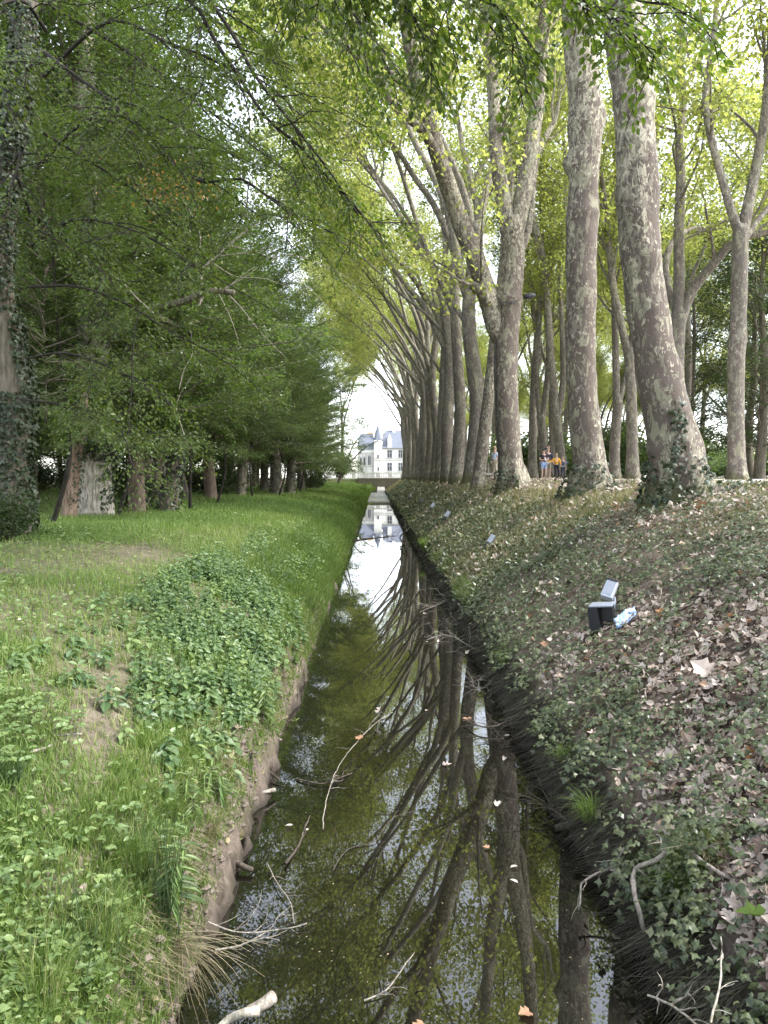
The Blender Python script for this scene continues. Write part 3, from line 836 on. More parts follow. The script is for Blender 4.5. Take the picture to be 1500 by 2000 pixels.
# --- first plane, the great leaning one
Y1 = 12.5
def ivy_strand(mb, rng):
    def q(px, py):
        p = P(px, py, Y1 - 0.46); return (p.x, p.y, p.z)
    strip_ivy(mb, rng, [q(1328, 792), q(1330, 820), q(1325, 835)], 60, 0.055, 0.075, None)
    strip_ivy(mb, rng, [q(1330, 838), q(1325, 870), q(1318, 890), q(1305, 925), q(1300, 950), q(1290, 975)], 110, 0.05, 0.07, None)
    strip_ivy(mb, rng, [q(1372, 905), q(1375, 935), q(1360, 960)], 50, 0.06, 0.07, None)
tk1 = [(1331, 985, 118), (1325, 940, 108), (1322, 900, 100), (1301, 800, 89), (1280, 700, 81), (1263, 600, 77), (1252, 500, 77), (1245, 400, 77), (1242, 300, 77), (1238, 200, 79),
       (1226, 100, 78), (1212, 0, 76), (1203, -120, 74), (1200, -260, 66)]
kn = P(1333, 905, Y1 - 0.42)
_top = P(1200, -260, Y1); top1 = np.array(_top)
manual_plane('great plane tree with the thickest leaning trunk and an ivy strand, nearest in the row', 101, Y1, tk1, [],
             auto=[(top1 - [0, 0, .1], (-0.5, 0.2, 0.9), 11, .24), (top1 - [0, 0, .1], (0.5, -0.3, 0.9), 11, .22), (top1 - [0, 0, .5], (0.1, 0.5, 1), 10, .18)],
             k=28, step=0.10, rough=0.16, bumps=[((kn.x, kn.y, kn.z), 0.16, 0.10, 0.09), ((P(1262, 880, Y1).x, Y1, P(1262, 880, Y1).z), 0.3, 0.05, 0.07)],
             ivy=near_ivy(.75, 300, ivy_strand), crown=dict(nb=8, nleaf=30))
# --- second plane, straight
Y2 = 18.0
tk2 = [(1150, 968, 92), (1150, 930, 76), (1150, 900, 65), (1139, 800, 58), (1134, 700, 57), (1135, 600, 59), (1135, 500, 59), (1137, 420, 61), (1139, 405, 60), (1141, 310, 59), (1145, 240, 60),
       (1141, 190, 59), (1134, 100, 61), (1128, 0, 62), (1124, -100, 58), (1120, -200, 50)]
def pt(px, py, Y): 
    p = P(px, py, Y); return (p.x, p.y, p.z)
top2 = np.array(pt(1120, -200, Y2))
manual_plane('straight plane tree with a ring scar and two side burrs, second in the row', 102, Y2, tk2, [],
             auto=[(top2, (-0.7, 0.2, 0.8), 11, .22), (top2, (0.5, 0.3, 0.9), 11, .22), (top2, (0, -0.5, 1), 10, .18)],
             k=24, step=0.12, rough=0.13, lobes=(.45, .42, 5, .4),
             bumps=[(pt(1112, 320, Y2), 0.26, 0.16, 0.2), (pt(1170, 228, Y2), 0.26, 0.12, 0.24), (pt(1150, 415, Y2 - .3), 0.55, 0.05, 0.05), (pt(1112, 245, Y2), 0.3, 0.06, 0.3)],
             ivy=near_ivy(.8, 330), crown=dict(nb=8, nleaf=22))
# --- third plane, forked
Y3 = 27.0
tk3 = [(1003, 950, 68), (1001, 925, 54), (996, 900, 46), (990, 800, 46), (988, 700, 46), (993, 610, 46), (994, 582, 53), (996, 565, 48), (1002, 500, 44), (1001, 450, 46), (1000, 425, 40)]
limbs3 = [[(988, 690, 22), (968, 640, 36), (955, 585, 40), (930, 510, 38), (895, 420, 35), (858, 310, 33, -1), (832, 220, 31, -1.5), (805, 110, 27, -2), (780, -40, 22, -2.5), (765, -180, 12, -3)],
          [(993, 450, 34), (985, 400, 32), (971, 310, 27), (965, 200, 24, 1), (956, 90, 22, 1), (945, -20, 19, 1.5), (930, -160, 11, 2)],
          [(1008, 450, 34), (1018, 400, 34), (1032, 320, 32), (1047, 220, 28), (1057, 110, 25), (1066, 0, 22), (1085, -150, 12)],
          [(1012, 500, 18, .3), (1030, 455, 15, .6), (1036, 420, 13, 1), (1050, 300, 12, 2), (1085, 230, 10, 3), (1095, 150, 7, 4)],
          [(862, 318, 20, -1), (825, 255, 19, -2), (775, 210, 16, -3), (710, 120, 13, -4), (650, 70, 9, -5), (600, 20, 6, -6)],
          [(957, 592, 25, -.2), (938, 565, 22, -.4), (921, 557, 17, -.5)]]
def ivy3(rng, sp, sr, base, t):
    mb = MB(); ivy_on(mb, rng, sp, sr * 1.2, 150, base[2] + 0.1, base[2] + 1.0, 0.11, (R(-140), R(120)), 0.07, 1.6)
    mb.build('ivy', M['trunk_ivy'], t, False, base)
t3, sp3, sr3 = manual_plane('forked plane tree with a floodlight strapped under its fork, third in the row', 103, Y3, tk3, limbs3, k=22, step=0.16,
             bumps=[(pt(995, 582, Y3 - .5), 1.0, 0.07, 0.10)], ivy=ivy3, crown=dict(nb=11, nleaf=50, t0=0.52, L1=4.0))
# --- the leaning trunk behind it
Y4 = 34.0
manual_plane('slim plane tree leaning right behind the forked plane, fourth in the row', 104, Y4,
             [(931, 950, 27), (935, 930, 24), (945, 850, 24), (958, 740, 22), (968, 640, 19), (980, 540, 17), (992, 430, 15), (1000, 330, 13)],
             [[(985, 500, 13), (1010, 400, 12), (1040, 300, 11, 2), (1050, 200, 9, 3), (1062, 100, 6, 4)], [(998, 350, 11), (985, 250, 10), (960, 150, 8), (930, 50, 5)]],
             k=14, step=0.3, crown=dict(nb=10, nleaf=40))

# --- the rest of the row: four traced kinds of plane, copied down the ditch
def plane_proto(seed, H, r0, limbs, label=None, group=ROW, keep=None, leaf=0.185, bark='plane_bark_far', lean=(0, 0), crown=None):
    rng = rng_(seed)
    t = thing('plane_tree', label, 'tree', (0, 0, 0), 0, group)
    tp = np.array([[0, 0, -0.3], [lean[0] * .1, lean[1] * .1, H * .3], [lean[0] * .5, lean[1] * .5, H * .65], [lean[0], lean[1], H]])
    tp[1:, :2] += rng.normal(size=(3, 2)) * 0.12
    sp, sr = smooth_line(tp, [r0 * 1.15, r0 * 0.92, r0 * 0.8, r0 * 0.72], 0.45)
    mb = MB(); tube(mb, sp, sr, 14, rough=0.14, rng=rng, lobes=(0.6, 0.5, 5, seed)); mb.build('trunk', M[bark], t, True)
    LL = []
    for (h, az, tilt, L, r, bend) in limbs:
        p0 = np.array([np.interp(h, sp[:, 2], sp[:, 0]), np.interp(h, sp[:, 2], sp[:, 1]), h])
        d = np.array([math.cos(R(az)) * math.sin(R(tilt)), math.sin(R(az)) * math.sin(R(tilt)), math.cos(R(tilt))])
        pull = np.array([math.cos(R(az)), math.sin(R(az)), 0.25])
        c = curve(rng, p0, d, L, 10, 0.07, pull, bend)
        lp, lr = smooth_line(c, np.linspace(r, 0.045, 11), 0.6)
        mb = MB(); tube(mb, lp, lr, 9, rough=0.08, rng=rng); mb.build('limb', M[bark], t, True)
        LL.append((lp, lr))
    cr = Crown(); ramify(cr, rng, LL, **(crown or dict(nb=13, nleaf=54, leaf=leaf, t0=0.46, L1=4.4)))
    tag(cr.tw.build('branches', M[bark], t, True), kind='stuff')
    shared('crown', cr.leafmesh('crown', M['plane_leaf'], T_DIAMOND, rng, keep), t)
    return t
def place(t, x, y, rz=0.0, s=1.0, label=None, group=None, sz=None):
    t.location = (x, y, zg1(x, y)); t.rotation_euler = (0, 0, R(rz)); t.scale = (s, s, sz or s)
    if label: t['label'] = label
    if group: t['group'] = group
    return t

# azimuth 180 leans over the ditch, 0 over the walk
prA = plane_proto(201, 13.2, 0.43, [(9.0, 186, 20, 20, .24, .085), (12.2, 172, 11, 19, .22, .085), (13, 20, 13, 13, .22, .04), (13, 95, 12, 12, .19, .03), (7.8, 178, 30, 15, .13, .08)], lean=(.05, 0))
prB = plane_proto(202, 15.0, 0.38, [(10.0, 178, 20, 19, .22, .09), (13.6, 190, 12, 17, .22, .10), (14.8, 350, 12, 12, .2, .04), (14.8, 270, 12, 11, .17, .03)], lean=(.15, 0))
prC = plane_proto(203, 12.0, 0.44, [(8.5, 176, 22, 21, .25, .08), (11.4, 194, 13, 19, .23, .085), (11.9, 10, 14, 14, .23, .04), (11.9, 120, 10, 13, .2, .03), (9.8, 182, 32, 16, .12, .08)], lean=(-.1, .1))
prD = plane_proto(204, 15.0, 0.36, [(10.5, 186, 20, 18, .2, .095), (13.8, 172, 13, 16, .2, .1), (14.8, 20, 12, 11, .19, .04), (7.6, 182, 36, 13, .11, .07)], lean=(.1, 0))
rowy = [(41.5, prA, 0, 1.05, 4.75), (46.5, prB, 8, 1.0, 4.6), (52.5, prC, -6, 1.0, 4.7), (58.5, prD, 5, 1.05, 4.65), (65, prA, -9, .98, 4.7), (72, prB, 12, 1.0, 4.6),
        (79, prC, 6, .95, 4.7), (86, prD, -7, 1.0, 4.65), (93, prA, 10, .95, 4.7), (101, prB, -5, .95, 4.6), (109, prC, 8, 1.0, 4.6), (117, prA, 3, 1.1, 4.6), (125, prC, -4, 1.1, 4.6), (133, prA, 2, 1.1, 4.6)]
ordn = ['fifth', 'sixth', 'seventh', 'eighth', 'ninth', 'tenth', 'eleventh', 'twelfth', 'thirteenth', 'fourteenth', 'fifteenth', 'sixteenth', 'seventeenth', 'last']
looks = ['broad plane tree with an arching limb over the ditch', 'tall plane tree with a clean straight trunk', 'stout plane tree forking low over the ditch', 'slender plane tree with high limbs']
used = set()
for i, (y, pr, rz, s, x) in enumerate(rowy):
    tr_ = pr if id(pr) not in used else copy_tree(pr)
    used.add(id(pr))
    place(tr_, x + (.42 if i == 0 else .2), y, rz, s, '%s, %s in the row' % (looks[[prA, prB, prC, prD].index(pr)], ordn[i]), ROW)

# --- trees across the walk
WALK = 'plane trees on the far side of the walk'
tA = [(1442, 932, 38), (1438, 900, 33), (1437, 800, 31), (1438, 700, 31), (1440, 665, 36), (1442, 640, 30), (1444, 540, 30), (1446, 470, 30), (1447, 440, 30)]
manual_plane('pale plane tree with a ring bulge and Y fork, rightmost across the walk', 105, 27.6, tA,
             [[(1444, 455, 20), (1428, 410, 17), (1405, 330, 15), (1385, 250, 14), (1378, 180, 13, 1), (1392, 90, 11, 1), (1400, 0, 9, 2), (1410, -120, 6, 2)],
              [(1450, 455, 24), (1466, 380, 21), (1480, 310, 19), (1495, 220, 17, -.5), (1503, 120, 15, -1), (1510, 0, 12, -1), (1520, -140, 7, -2)],
              [(1452, 470, 15), (1480, 430, 12, .5), (1510, 395, 11, 1), (1560, 330, 9, 2), (1600, 240, 6, 3)]],
             group=WALK, bark='plane_bark_far', k=18, step=0.2, bumps=[], crown=dict(nb=12, nleaf=60, L1=3.9))
manual_plane('plane tree behind the great leaning trunk, with a dark limb arching right', 106, 31.0,
             [(1325, 935, 36), (1322, 850, 32), (1320, 740, 30), (1322, 660, 30), (1324, 615, 30)],
             [[(1322, 640, 22), (1326, 560, 21), (1326, 450, 20), (1330, 330, 17), (1326, 270, 16), (1335, 200, 13, 1), (1328, 100, 10, 1), (1330, -20, 7, 2)],
              [(1326, 630, 24), (1350, 570, 21), (1390, 520, 17, -.5), (1435, 470, 15, -1), (1490, 455, 12, -1), (1560, 440, 9, -2), (1640, 400, 6, -3)],
              [(1324, 620, 15), (1300, 540, 14, 1), (1310, 480, 12, 2), (1345, 450, 11, 3), (1400, 440, 9, 4), (1440, 400, 6, 5)]],
             group=WALK, bark='plane_bark_far', k=16, step=0.25, crown=dict(nb=12, nleaf=60, L1=3.9))
manual_plane('slim plane tree standing upright between the first two great trunks across the walk', 107, 39.0,
             [(1236, 934, 27), (1235, 880, 23), (1233, 780, 21), (1230, 700, 21), (1227, 680, 20)],
             [[(1229, 700, 18), (1215, 640, 15), (1198, 560, 13), (1190, 480, 12), (1180, 380, 9), (1160, 260, 6)], [(1230, 690, 15), (1245, 600, 13), (1262, 480, 12), (1275, 350, 9), (1290, 200, 6)]],
             group=WALK, bark='plane_bark_far', k=14, step=0.3, crown=dict(nb=13, nleaf=60, L1=3.9))
manual_plane('plane tree with a low V fork beside the second great trunk across the walk', 108, 41.0,
             [(1199, 936, 24), (1200, 900, 21), (1203, 830, 19), (1207, 790, 19), (1205, 770, 18)],
             [[(1205, 790, 15), (1203, 720, 13), (1201, 620, 12), (1198, 500, 11), (1204, 400, 9), (1200, 250, 6)], [(1207, 785, 13), (1221, 740, 11), (1232, 690, 10), (1240, 600, 8, 1), (1250, 500, 6, 2)]],
             group=WALK, bark='plane_bark_far', k=12, step=0.35, crown=dict(nb=13, nleaf=60, L1=3.9))
manual_plane('plane tree with an S-curved stem rising behind the walkers', 109, 52.0,
             [(1097, 934, 22), (1094, 880, 19), (1084, 790, 16), (1077, 700, 14), (1070, 600, 13), (1062, 510, 12), (1045, 440, 11)],
             [[(1064, 530, 10), (1045, 450, 10), (1040, 350, 8), (1050, 200, 6)], [(1088, 820, 13), (1100, 740, 12), (1098, 640, 10), (1095, 520, 9), (1105, 380, 7), (1100, 250, 5)]],
             group=WALK, bark='plane_bark_far', k=12, step=0.4, crown=dict(nb=13, nleaf=60, L1=3.9))
manual_plane('forked plane tree directly behind the man in the blue shorts', 110, 54.0,
             [(1063, 934, 19), (1061, 880, 17), (1058, 830, 16), (1056, 810, 16)],
             [[(1056, 825, 11), (1049, 760, 10), (1051, 660, 9), (1060, 540, 8), (1056, 400, 6), (1050, 260, 4)], [(1058, 820, 13), (1067, 760, 12), (1072, 690, 11), (1070, 600, 10), (1082, 480, 7), (1080, 350, 5)]],
             group=WALK, bark='plane_bark_far', k=12, step=0.4, crown=dict(nb=13, nleaf=60, L1=3.9))
manual_plane('plane tree with a straight stem just left of the walkers', 111, 57.0,
             [(1040, 934, 20), (1040, 880, 17), (1042, 780, 15), (1048, 680, 14), (1054, 590, 13)],
             [[(1052, 620, 11), (1060, 540, 10), (1058, 430, 8), (1066, 300, 5)], [(1048, 660, 9), (1036, 560, 8), (1030, 450, 6), (1035, 320, 4)]],
             group=WALK, bark='plane_bark_far', k=12, step=0.4, crown=dict(nb=13, nleaf=60, L1=3.9))
for (x, y, pr, rz, s, lb) in [(14.5, 64, prB, 60, .75, 'plane tree in the file behind the walkers, nearest to them'), (15.0, 73, prA, 200, .72, 'plane tree in the file behind the walkers, second beyond them'),
                          (14.0, 84, prD, 120, .8, 'plane tree in the file behind the walkers, third beyond them'), (14.5, 96, prC, 310, .75, 'plane tree in the file behind the walkers, fourth beyond them'),
                          (14.0, 110, prB, 10, .8, 'plane tree in the file behind the walkers, fifth beyond them'), (14.5, 126, prA, 90, .8, 'plane tree in the file behind the walkers, last of them')]:
    place(copy_tree(pr), x, y, rz, s, lb, WALK)
for i, (x, y, rz, s) in enumerate([(24, 62, 20, .8), (25, 76, 140, .85), (22, 90, 260, .85), (30, 82, 80, .9), (33, 62, 310, .8), (21.5, 104, 45, .85), (27, 122, 170, .9), (36, 96, 10, .95),
                           (42, 75, 100, .9), (46, 108, 220, 1), (20, 138, 30, .9), (55, 90, 330, 1), (-14, 185, 30, .9), (-7, 158, 120, .9), (6.2, 152, 200, .9), (11, 165, 60, 1.0), (17, 172, 160, 1.0), (36, 150, 90, 1.1)]):
    place(copy_tree([prA, prB, prC, prD][i % 4]), x, y, rz, s, 'sunlit plane tree far behind the walk, seen through the nearer trunks', 'distant plane trees beyond the walk')
for i, (x, y, rz, s) in enumerate([(17.5, 66, 10, .55), (21, 72, 100, .5), (25, 70, 200, .55), (29, 76, 300, .5), (34, 72, 50, .6), (19, 82, 140, .5), (24, 88, 260, .55), (30, 94, 20, .6), (39, 84, 170, .6), (18, 98, 70, .5),
                           (22, 108, 220, .55), (27, 112, 330, .6), (36, 110, 120, .6), (45, 92, 40, .65), (16.5, 118, 90, .5), (20, 128, 10, .6), (31, 130, 60, .7), (42, 124, 150, .7)]):
    place(copy_tree([prC, prA][i % 2]), x, y, rz, s, 'low bright young plane tree filling the gap under the distant crowns', 'young plane trees beyond the walk', sz=s * .8)
for i, (x, y, rz, s) in enumerate([(23.5, 36, 130, .8), (28, 47, 20, .85), (33, 54, 250, .9), (38, 64, 90, .95), (20, 50, 310, .75)]):
    place(copy_tree([prB, prD, prA][i % 3]), x, y, rz, s, ['plane tree past the Y-forked plane, partly outside the right side', 'tall plane tree in front of the dark trees', 'plane tree beyond the dark trees, its crown above them', 'plane tree far to the right beyond the dark trees', 'plane tree between the dark trees and the arching dark limb'][i], WALK)

# ================================================================== WOOD ON THE LEFT
def fan_spray(cr, rng, pts, r0, tw_len, leaf, dens, t0=0.15, droop=0.25, k=4, width=0.36):
    """a flat layered branch: side twigs in one plane, leaves on both sides"""
    L = np.sum(np.linalg.norm(np.diff(pts, axis=0), axis=1)); n = len(pts)
    tube(cr.tw, pts, np.linspace(r0, 0.006, n), k, cap=False)
    m = max(4, int(L * (1 - t0) / 0.21)); side = 1
    for q in range(m):
        t = t0 + (1 - t0) * (q + 0.5 * rng.random()) / m
        kk = min(t * (n - 1), n - 1.001); i = int(kk)
        p = pts[i] + (pts[i + 1] - pts[i]) * (kk - i)
        tg = unit(pts[i + 1] - pts[i])
        sd = unit(np.cross(tg, [0, 0, 1.0])) * side; side = -side
        d = unit(tg * rng.uniform(0.5, 1.1) + sd * rng.uniform(0.6, 1.1) + np.array([0, 0, rng.normal() * 0.26 - 0.04]))
        l = tw_len * (1.0 - 0.38 * t) * rng.uniform(0.6, 1.25) * (1.0 if t < 0.9 else 0.8)
        e = p + d * l + np.array([0, 0, -droop * l * rng.uniform(0.3, 1.2)])
        mid = (p + e) / 2 + np.array([0, 0, 0.06 * l])
        tube(cr.tw, np.array([p, mid, e]), [0.008, 0.005, 0.003], 3, cap=False)
        nl = max(4, int(dens * l * (0.7 + 0.6 * rng.random())))
        u = rng.random(nl) ** 0.8
        sgn = np.where(rng.random(nl) < 0.5, -1.0, 1.0)
        pl = unit(np.cross(e - p, [0, 0, 1.0]))
        wv = width * l * (1 - u * 0.8) * rng.random(nl)
        pos = p + (e - p) * u[:, None] + pl * (sgn * wv)[:, None] + rng.normal(size=(nl, 3)) * np.array([.04, .04, .11]) + np.array([0, 0, 0.05]) * (1 - (2 * u - 1) ** 2)[:, None] * l
        ax = unit(e - p) * 0.8 + pl * (sgn * rng.uniform(0.4, 1.2, nl))[:, None] + np.array([0, 0, -0.25])
        nr = np.array([0, 0, 1.0]) + rng.normal(size=(nl, 3)) * 0.5
        cr.put(pos, ax, nr, leaf * (0.6 + 0.7 * rng.random(nl)))

def wood_crown(seed, H, h0, nb, Lmax, leaf=0.085, dens=56, tw=1.3):
    """crown meshes of a hornbeam: layered level branches from h0 up"""
    rng = rng_(seed); cr = Crown()
    for b in range(nb):
        f = (b + rng.random()) / nb
        h = h0 + (H - h0) * f ** 1.15 + rng.normal() * 0.3
        az = b * 2.39996 + rng.normal() * 0.6
        L = Lmax * (1 - 0.5 * f ** 3.0) * rng.uniform(0.55, 1.25)
        d = np.array([math.cos(az), math.sin(az), rng.uniform(0.1, 0.75) + 1.5 * f ** 2])
        pts = curve(rng, (0, 0, h), d, L, 7, 0.12, (math.cos(az), math.sin(az), rng.uniform(-.35, .5)), 0.10)
        fan_spray(cr, rng, pts, 0.045 * (1 - 0.5 * f) + 0.012, tw, leaf, dens, droop=.14)
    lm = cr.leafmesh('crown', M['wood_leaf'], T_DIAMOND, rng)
    tm = cr.tw.mesh('branches', M['wood_bark'], True)
    return lm, tm
WC = [wood_crown(301, 17, 2.4, 60, 5.6, leaf=.098), wood_crown(302, 15, 2.0, 58, 5.0, leaf=.098), wood_crown(303, 18, 3.0, 62, 6.0, leaf=.098)]
WL = [wood_crown(305, 19, 3.0, 56, 6.5, leaf=0.2, dens=22, tw=1.7), wood_crown(306, 16, 2.2, 54, 5.5, leaf=0.2, dens=22, tw=1.6)]   # coarser, for the trees deep in the wood

EDGE = 'trees along the edge of the wood on the left'
def wood_tree(name, label, x, y, spec, mat, crown, rz, s, group=EDGE, ivy=None, ivysize=0.09, k=14, rough=0.14, crown_z=0.0, lobes=(0.35, 0.4, 5, 1), cut=None):
    """spec: trunk as [(dx, dy, h, radius)]"""
    rng = rng_(int(abs(x * 100) + y * 7))
    z = zg1(x, y)
    t = thing(name, label, 'tree', (x, y, z), 0, group)
    pts = np.array([[a, b, c] for a, b, c, r in spec]); rad = np.array([r for a, b, c, r in spec])
    pts[0][2] = -0.3
    sp, sr = smooth_line(pts, rad, 0.22)
    mb = MB(); tube(mb, sp, sr, k, rough=rough, rng=rng, lobes=lobes); mb.build('trunk', M[mat], t, True)
    if crown is not None:
        for nm, me in (('crown', crown[0]), ('branches', crown[1])):
            o = shared(nm, me, t); o.rotation_euler = (0, 0, R(rz)); q_ = max(s, .92) if s > .53 and group == EDGE else s; o.scale = (q_, q_, s); o.location = (0, 0, crown_z)
            if nm == 'branches': tag(o, kind='stuff')
    if ivy:
        mb = MB()
        for (n, z0, z1, arc) in ivy: ivy_on(mb, rng, sp, sr, n, z0, z1, ivysize, arc, 0.09, 1.0)
        mb.build('ivy', M['trunk_ivy'], t)
    return t, sp, sr

def st(r, H=16, lean=(0, 0), bend=0.15, seed=0):
    g = rng_(seed + 900).normal(size=(4, 2)) * bend
    return [(0, 0, 0, r * 1.15), (g[0][0] + lean[0] * .2, g[0][1], H * .2, r * .92), (g[1][0] + lean[0] * .5, g[1][1], H * .45, r * .75), (g[2][0] + lean[0] * .8, g[2][1], H * .7, r * .5), (lean[0], 0, H, r * .12)]
# nearest trees, one by one from the left
nearT, nsp, nsr = wood_tree('beech_tree', 'large ivy-wrapped tree with a pale bare patch, at the left edge of the photo', -6.75, 14.2,
    [(0, 0, 0, .36), (0.05, 0, 1.3, .30), (0.15, 0, 2.4, .27), (0.02, 0, 3.6, .26), (-0.12, 0, 4.8, .24), (.05, 0, 6.2, .22), (.35, 0, 8.0, .2), (.5, .2, 10.5, .18), (.4, .3, 13.5, .1), (.4, .3, 16, .03)],
    'wood_bark', None, 0, 1, ivy=[(2000, 0.1, 2.6, None), (500, 2.6, 4.0, (R(20), R(150))), (2400, 4.0, 9.5, (R(-110), R(230)))], ivysize=0.10, k=18)
wood_tree('dead_tree', 'dead reddish leaning trunk with peeling bark, left of the oak', -7.85, 19.6,
    [(0, 0, 0, .19), (.10, 0, .7, .17), (.22, 0, 1.5, .16), (.33, 0, 2.2, .15), (.46, 0, 2.9, .12), (.5, 0, 3.2, .05)], 'dead_bark', None, 0, 1, ivy=[(150, .2, 2.0, (R(-20), R(120)))], ivysize=0.07)
wood_tree('young_tree', 'thin dark ivy stem between the dead trunk and the oak', -7.9, 20.8, st(.17, 12, seed=2), 'wood_bark', WC[1], 30, .85, ivy=[(400, .1, 4, None)])
wood_tree('oak_tree', 'thick pale oak trunk with deep ridged bark and ivy above', -7.75, 21.0, st(.47, 17, (.3, 0), .1, seed=3), 'oak_bark', WC[0], 100, 1.0,
          ivy=[(700, 1.5, 3.2, (R(-60), R(220))), (600, 2.6, 7, None), (160, .2, 1.7, (R(0), R(110)))], ivysize=0.11, k=20, lobes=(.3, .25, 6, 2))
wood_tree('hornbeam', 'slim reddish trunk standing right of the oak', -7.0, 22.6, st(.21, 14, (-.1, 0), .06, seed=4), 'red_bark', WC[1], 10, .95, ivy=[(220, 1.2, 3.2, None)])
ivyT, isp, isr = wood_tree('hornbeam', 'leaning ivy-covered trunk with a bare dead limb reaching right', -6.65, 24.3,
    [(0, 0, 0, .30), (.25, 0, 1.2, .24), (.5, 0, 2.8, .22), (.62, 0, 5, .2), (.8, 0, 8, .17), (.9, 0, 12, .1), (.9, 0, 15, .03)], 'wood_bark', WC[2], 200, .75, ivy=[(2600, .1, 10, None)], ivysize=0.12)
edge = [(-8.4, 27.5, .24, 1, 40, .95, 'wood_bark', 'dark trunk just behind the leaning ivy tree'), (-8.6, 30.0, .26, 0, 150, .85, 'wood_bark', 'dark straight trunk a step behind the leaning ivy tree'),
        (-7.6, 35.5, .27, 2, 250, .75, 'red_bark', 'brownish trunk at the middle of the wood edge, clear of ivy'), (-8.3, 34.0, .16, 1, 300, .7, 'wood_bark', 'thin twin stem beside the brownish trunk'),
        (-7.2, 40.5, .26, 0, 20, .8, 'wood_bark', 'trunk leaning right at the middle of the wood edge'), (-6.1, 47, .36, 2, 80, .82, 'wood_bark', 'dark ivied trunk where the wood edge comes nearest the lawn'),
        (-5.6, 49.5, .30, 1, 130, .75, 'wood_bark', 'trunk close beside the dark ivied trunk, half hidden by sprays'), (-7.9, 54, .28, 0, 210, .8, 'wood_bark', 'trunk behind the pair of dark trunks'),
        (-5.8, 60, .26, 2, 260, .8, 'wood_bark', 'trunk with foliage reaching down to the lawn in the middle distance'), (-6.6, 68, .28, 0, 320, .75, 'wood_bark', 'wood edge tree, third from the far end'),
        (-5.6, 78, .26, 1, 60, .8, 'wood_bark', 'wood edge tree, second from the far end'), (-6.8, 90, .28, 2, 170, .75, 'wood_bark', 'wood edge tree with the palest distant foliage, at the far end')]
for i, (x, y, r, c, rz, s, mt, lb) in enumerate(edge):
    wood_tree('hornbeam', lb, x, y, st(r, 15 * s, ((.9 if 'leaning' in lb else .1), 0), .2, seed=20 + i), mt, WC[c], rz, s, ivy=[(500 if 'ivied' in lb else 160, .1, 4.5, None)] if 'clear' not in lb else None, ivysize=.12)
# leaning pair of thin stems beyond the lawn, at the bridge
pr_ = thing('leaning_tree', 'thin tree with two dark stems leaning right at the far end of the lawn', 'tree', (-5.7, 112, zg1(-5.7, 112)), 0, EDGE)
rgp = rng_(55); cr = Crown()
for (lx, h) in ((3.2, 7.5), (5.0, 6.6)):
    c = np.array([[0, 0, -.2], [lx * .15, 0, 1.6], [lx * .45, 0, 3.6], [lx * .8, 0, h * .8], [lx * 1.25, 0, h]]); sp_, sr_ = smooth_line(c, [.15, .13, .11, .08, .03], .4)
    mb = MB(); tube(mb, sp_, sr_, 8); mb.build('stem', M['wood_bark'], pr_, True)
    for q in range(9):
        i = int((.35 + .65 * rgp.random()) * (len(sp_) - 2)); fan_spray(cr, rgp, curve(rgp, sp_[i], (rgp.normal(), rgp.normal() - .2, .25), 2.2, 5, .12, (0, 0, -1), .05), .02, .9, .16, 16)
tag(cr.tw.build('branches', M['wood_bark'], pr_, True), kind='stuff')
shared('crown', cr.leafmesh('crown', M['wood_leaf'], T_DIAMOND, rgp), pr_)

# young hornbeams in front of the trunks, low layered sprays over the lawn
YG = 'young hornbeams in front of the wood'
for i, (x, y, c, rz, s, cz, lb) in enumerate([(-7.4, 17.4, 1, 0, .50, 1.3, 'young hornbeam whose sprays hang in front of the dead trunk and the oak'), (-6.95, 20.4, 0, 77, .50, 1.5, 'young hornbeam between the oak and the slim reddish trunk'),
        (-6.2, 25.6, 2, 140, .52, 1.0, 'young hornbeam right of the leaning ivy trunk'), (-6.6, 31.5, 1, 200, .60, 1.2, 'young hornbeam in front of the dark straight trunks'),
        (-6.0, 37.5, 0, 260, .58, 1.2, 'young hornbeam beside the brownish trunk'), (-5.6, 43.5, 2, 320, .60, 1.2, 'young hornbeam left of the dark ivied trunk'), (-5.4, 53.5, 1, 30, .62, 1.0, 'young hornbeam past the pair of dark trunks')]):
    wood_tree('young_hornbeam', lb, x, y, st(.05, 7.5, (.2, 0), .3, seed=90 + i), 'dark_twig', WC[c], rz, s, group=YG, crown_z=cz, k=8)

# trees deep in the wood
rgw = rng_(77)
proto_tr = {}
def deep_tree(x, y, kind, r, rz, s, lb, grp):
    key = kind
    if key not in proto_tr:
        mb = MB(); sp_, sr_ = smooth_line(np.array([[0, 0, -.3], [.1, .05, 4], [0, .2, 9], [.1, 0, 15]]), [.3, .25, .18, .05], 0.8)
        tube(mb, sp_, sr_, 9, rough=.12, rng=rgw, lobes=(.35, .4, 5, 1)); proto_tr[key] = mb.mesh('trunk', M['wood_bark'], True)
    t = thing('woodland_tree', lb, 'tree', (x, y, zg1(x, y)), R(rz), grp); t.scale = (s, s, s)
    o = shared('trunk', proto_tr[key], t); o.scale = (r / .28, r / .28, 1)
    shared('crown', WL[kind][0], t); tag(shared('branches', WL[kind][1], t), kind='stuff')
DEEP = 'trees standing deep in the wood on the left'
k_ = 0
for y in list(np.arange(23, 62, 5.2)) + list(np.arange(64, 130, 9)):
    for x in ((-12, -18, -25, -33) if y < 62 else (-12.5, -19)):
        if y < 45 and x < -0.72 * y - 4: continue
        if y < 30 and x == -11.5: x = -12.5
        xx = x + rgw.normal() * 1.1; yy = y + rgw.normal() * 1.4
        k_ += 1
        deep_tree(xx, yy, k_ % 2, rgw.uniform(.16, .34), rgw.uniform(0, 360), rgw.uniform(.85, 1.1), 'shaded woodland tree standing behind the first trunks on the left', DEEP)

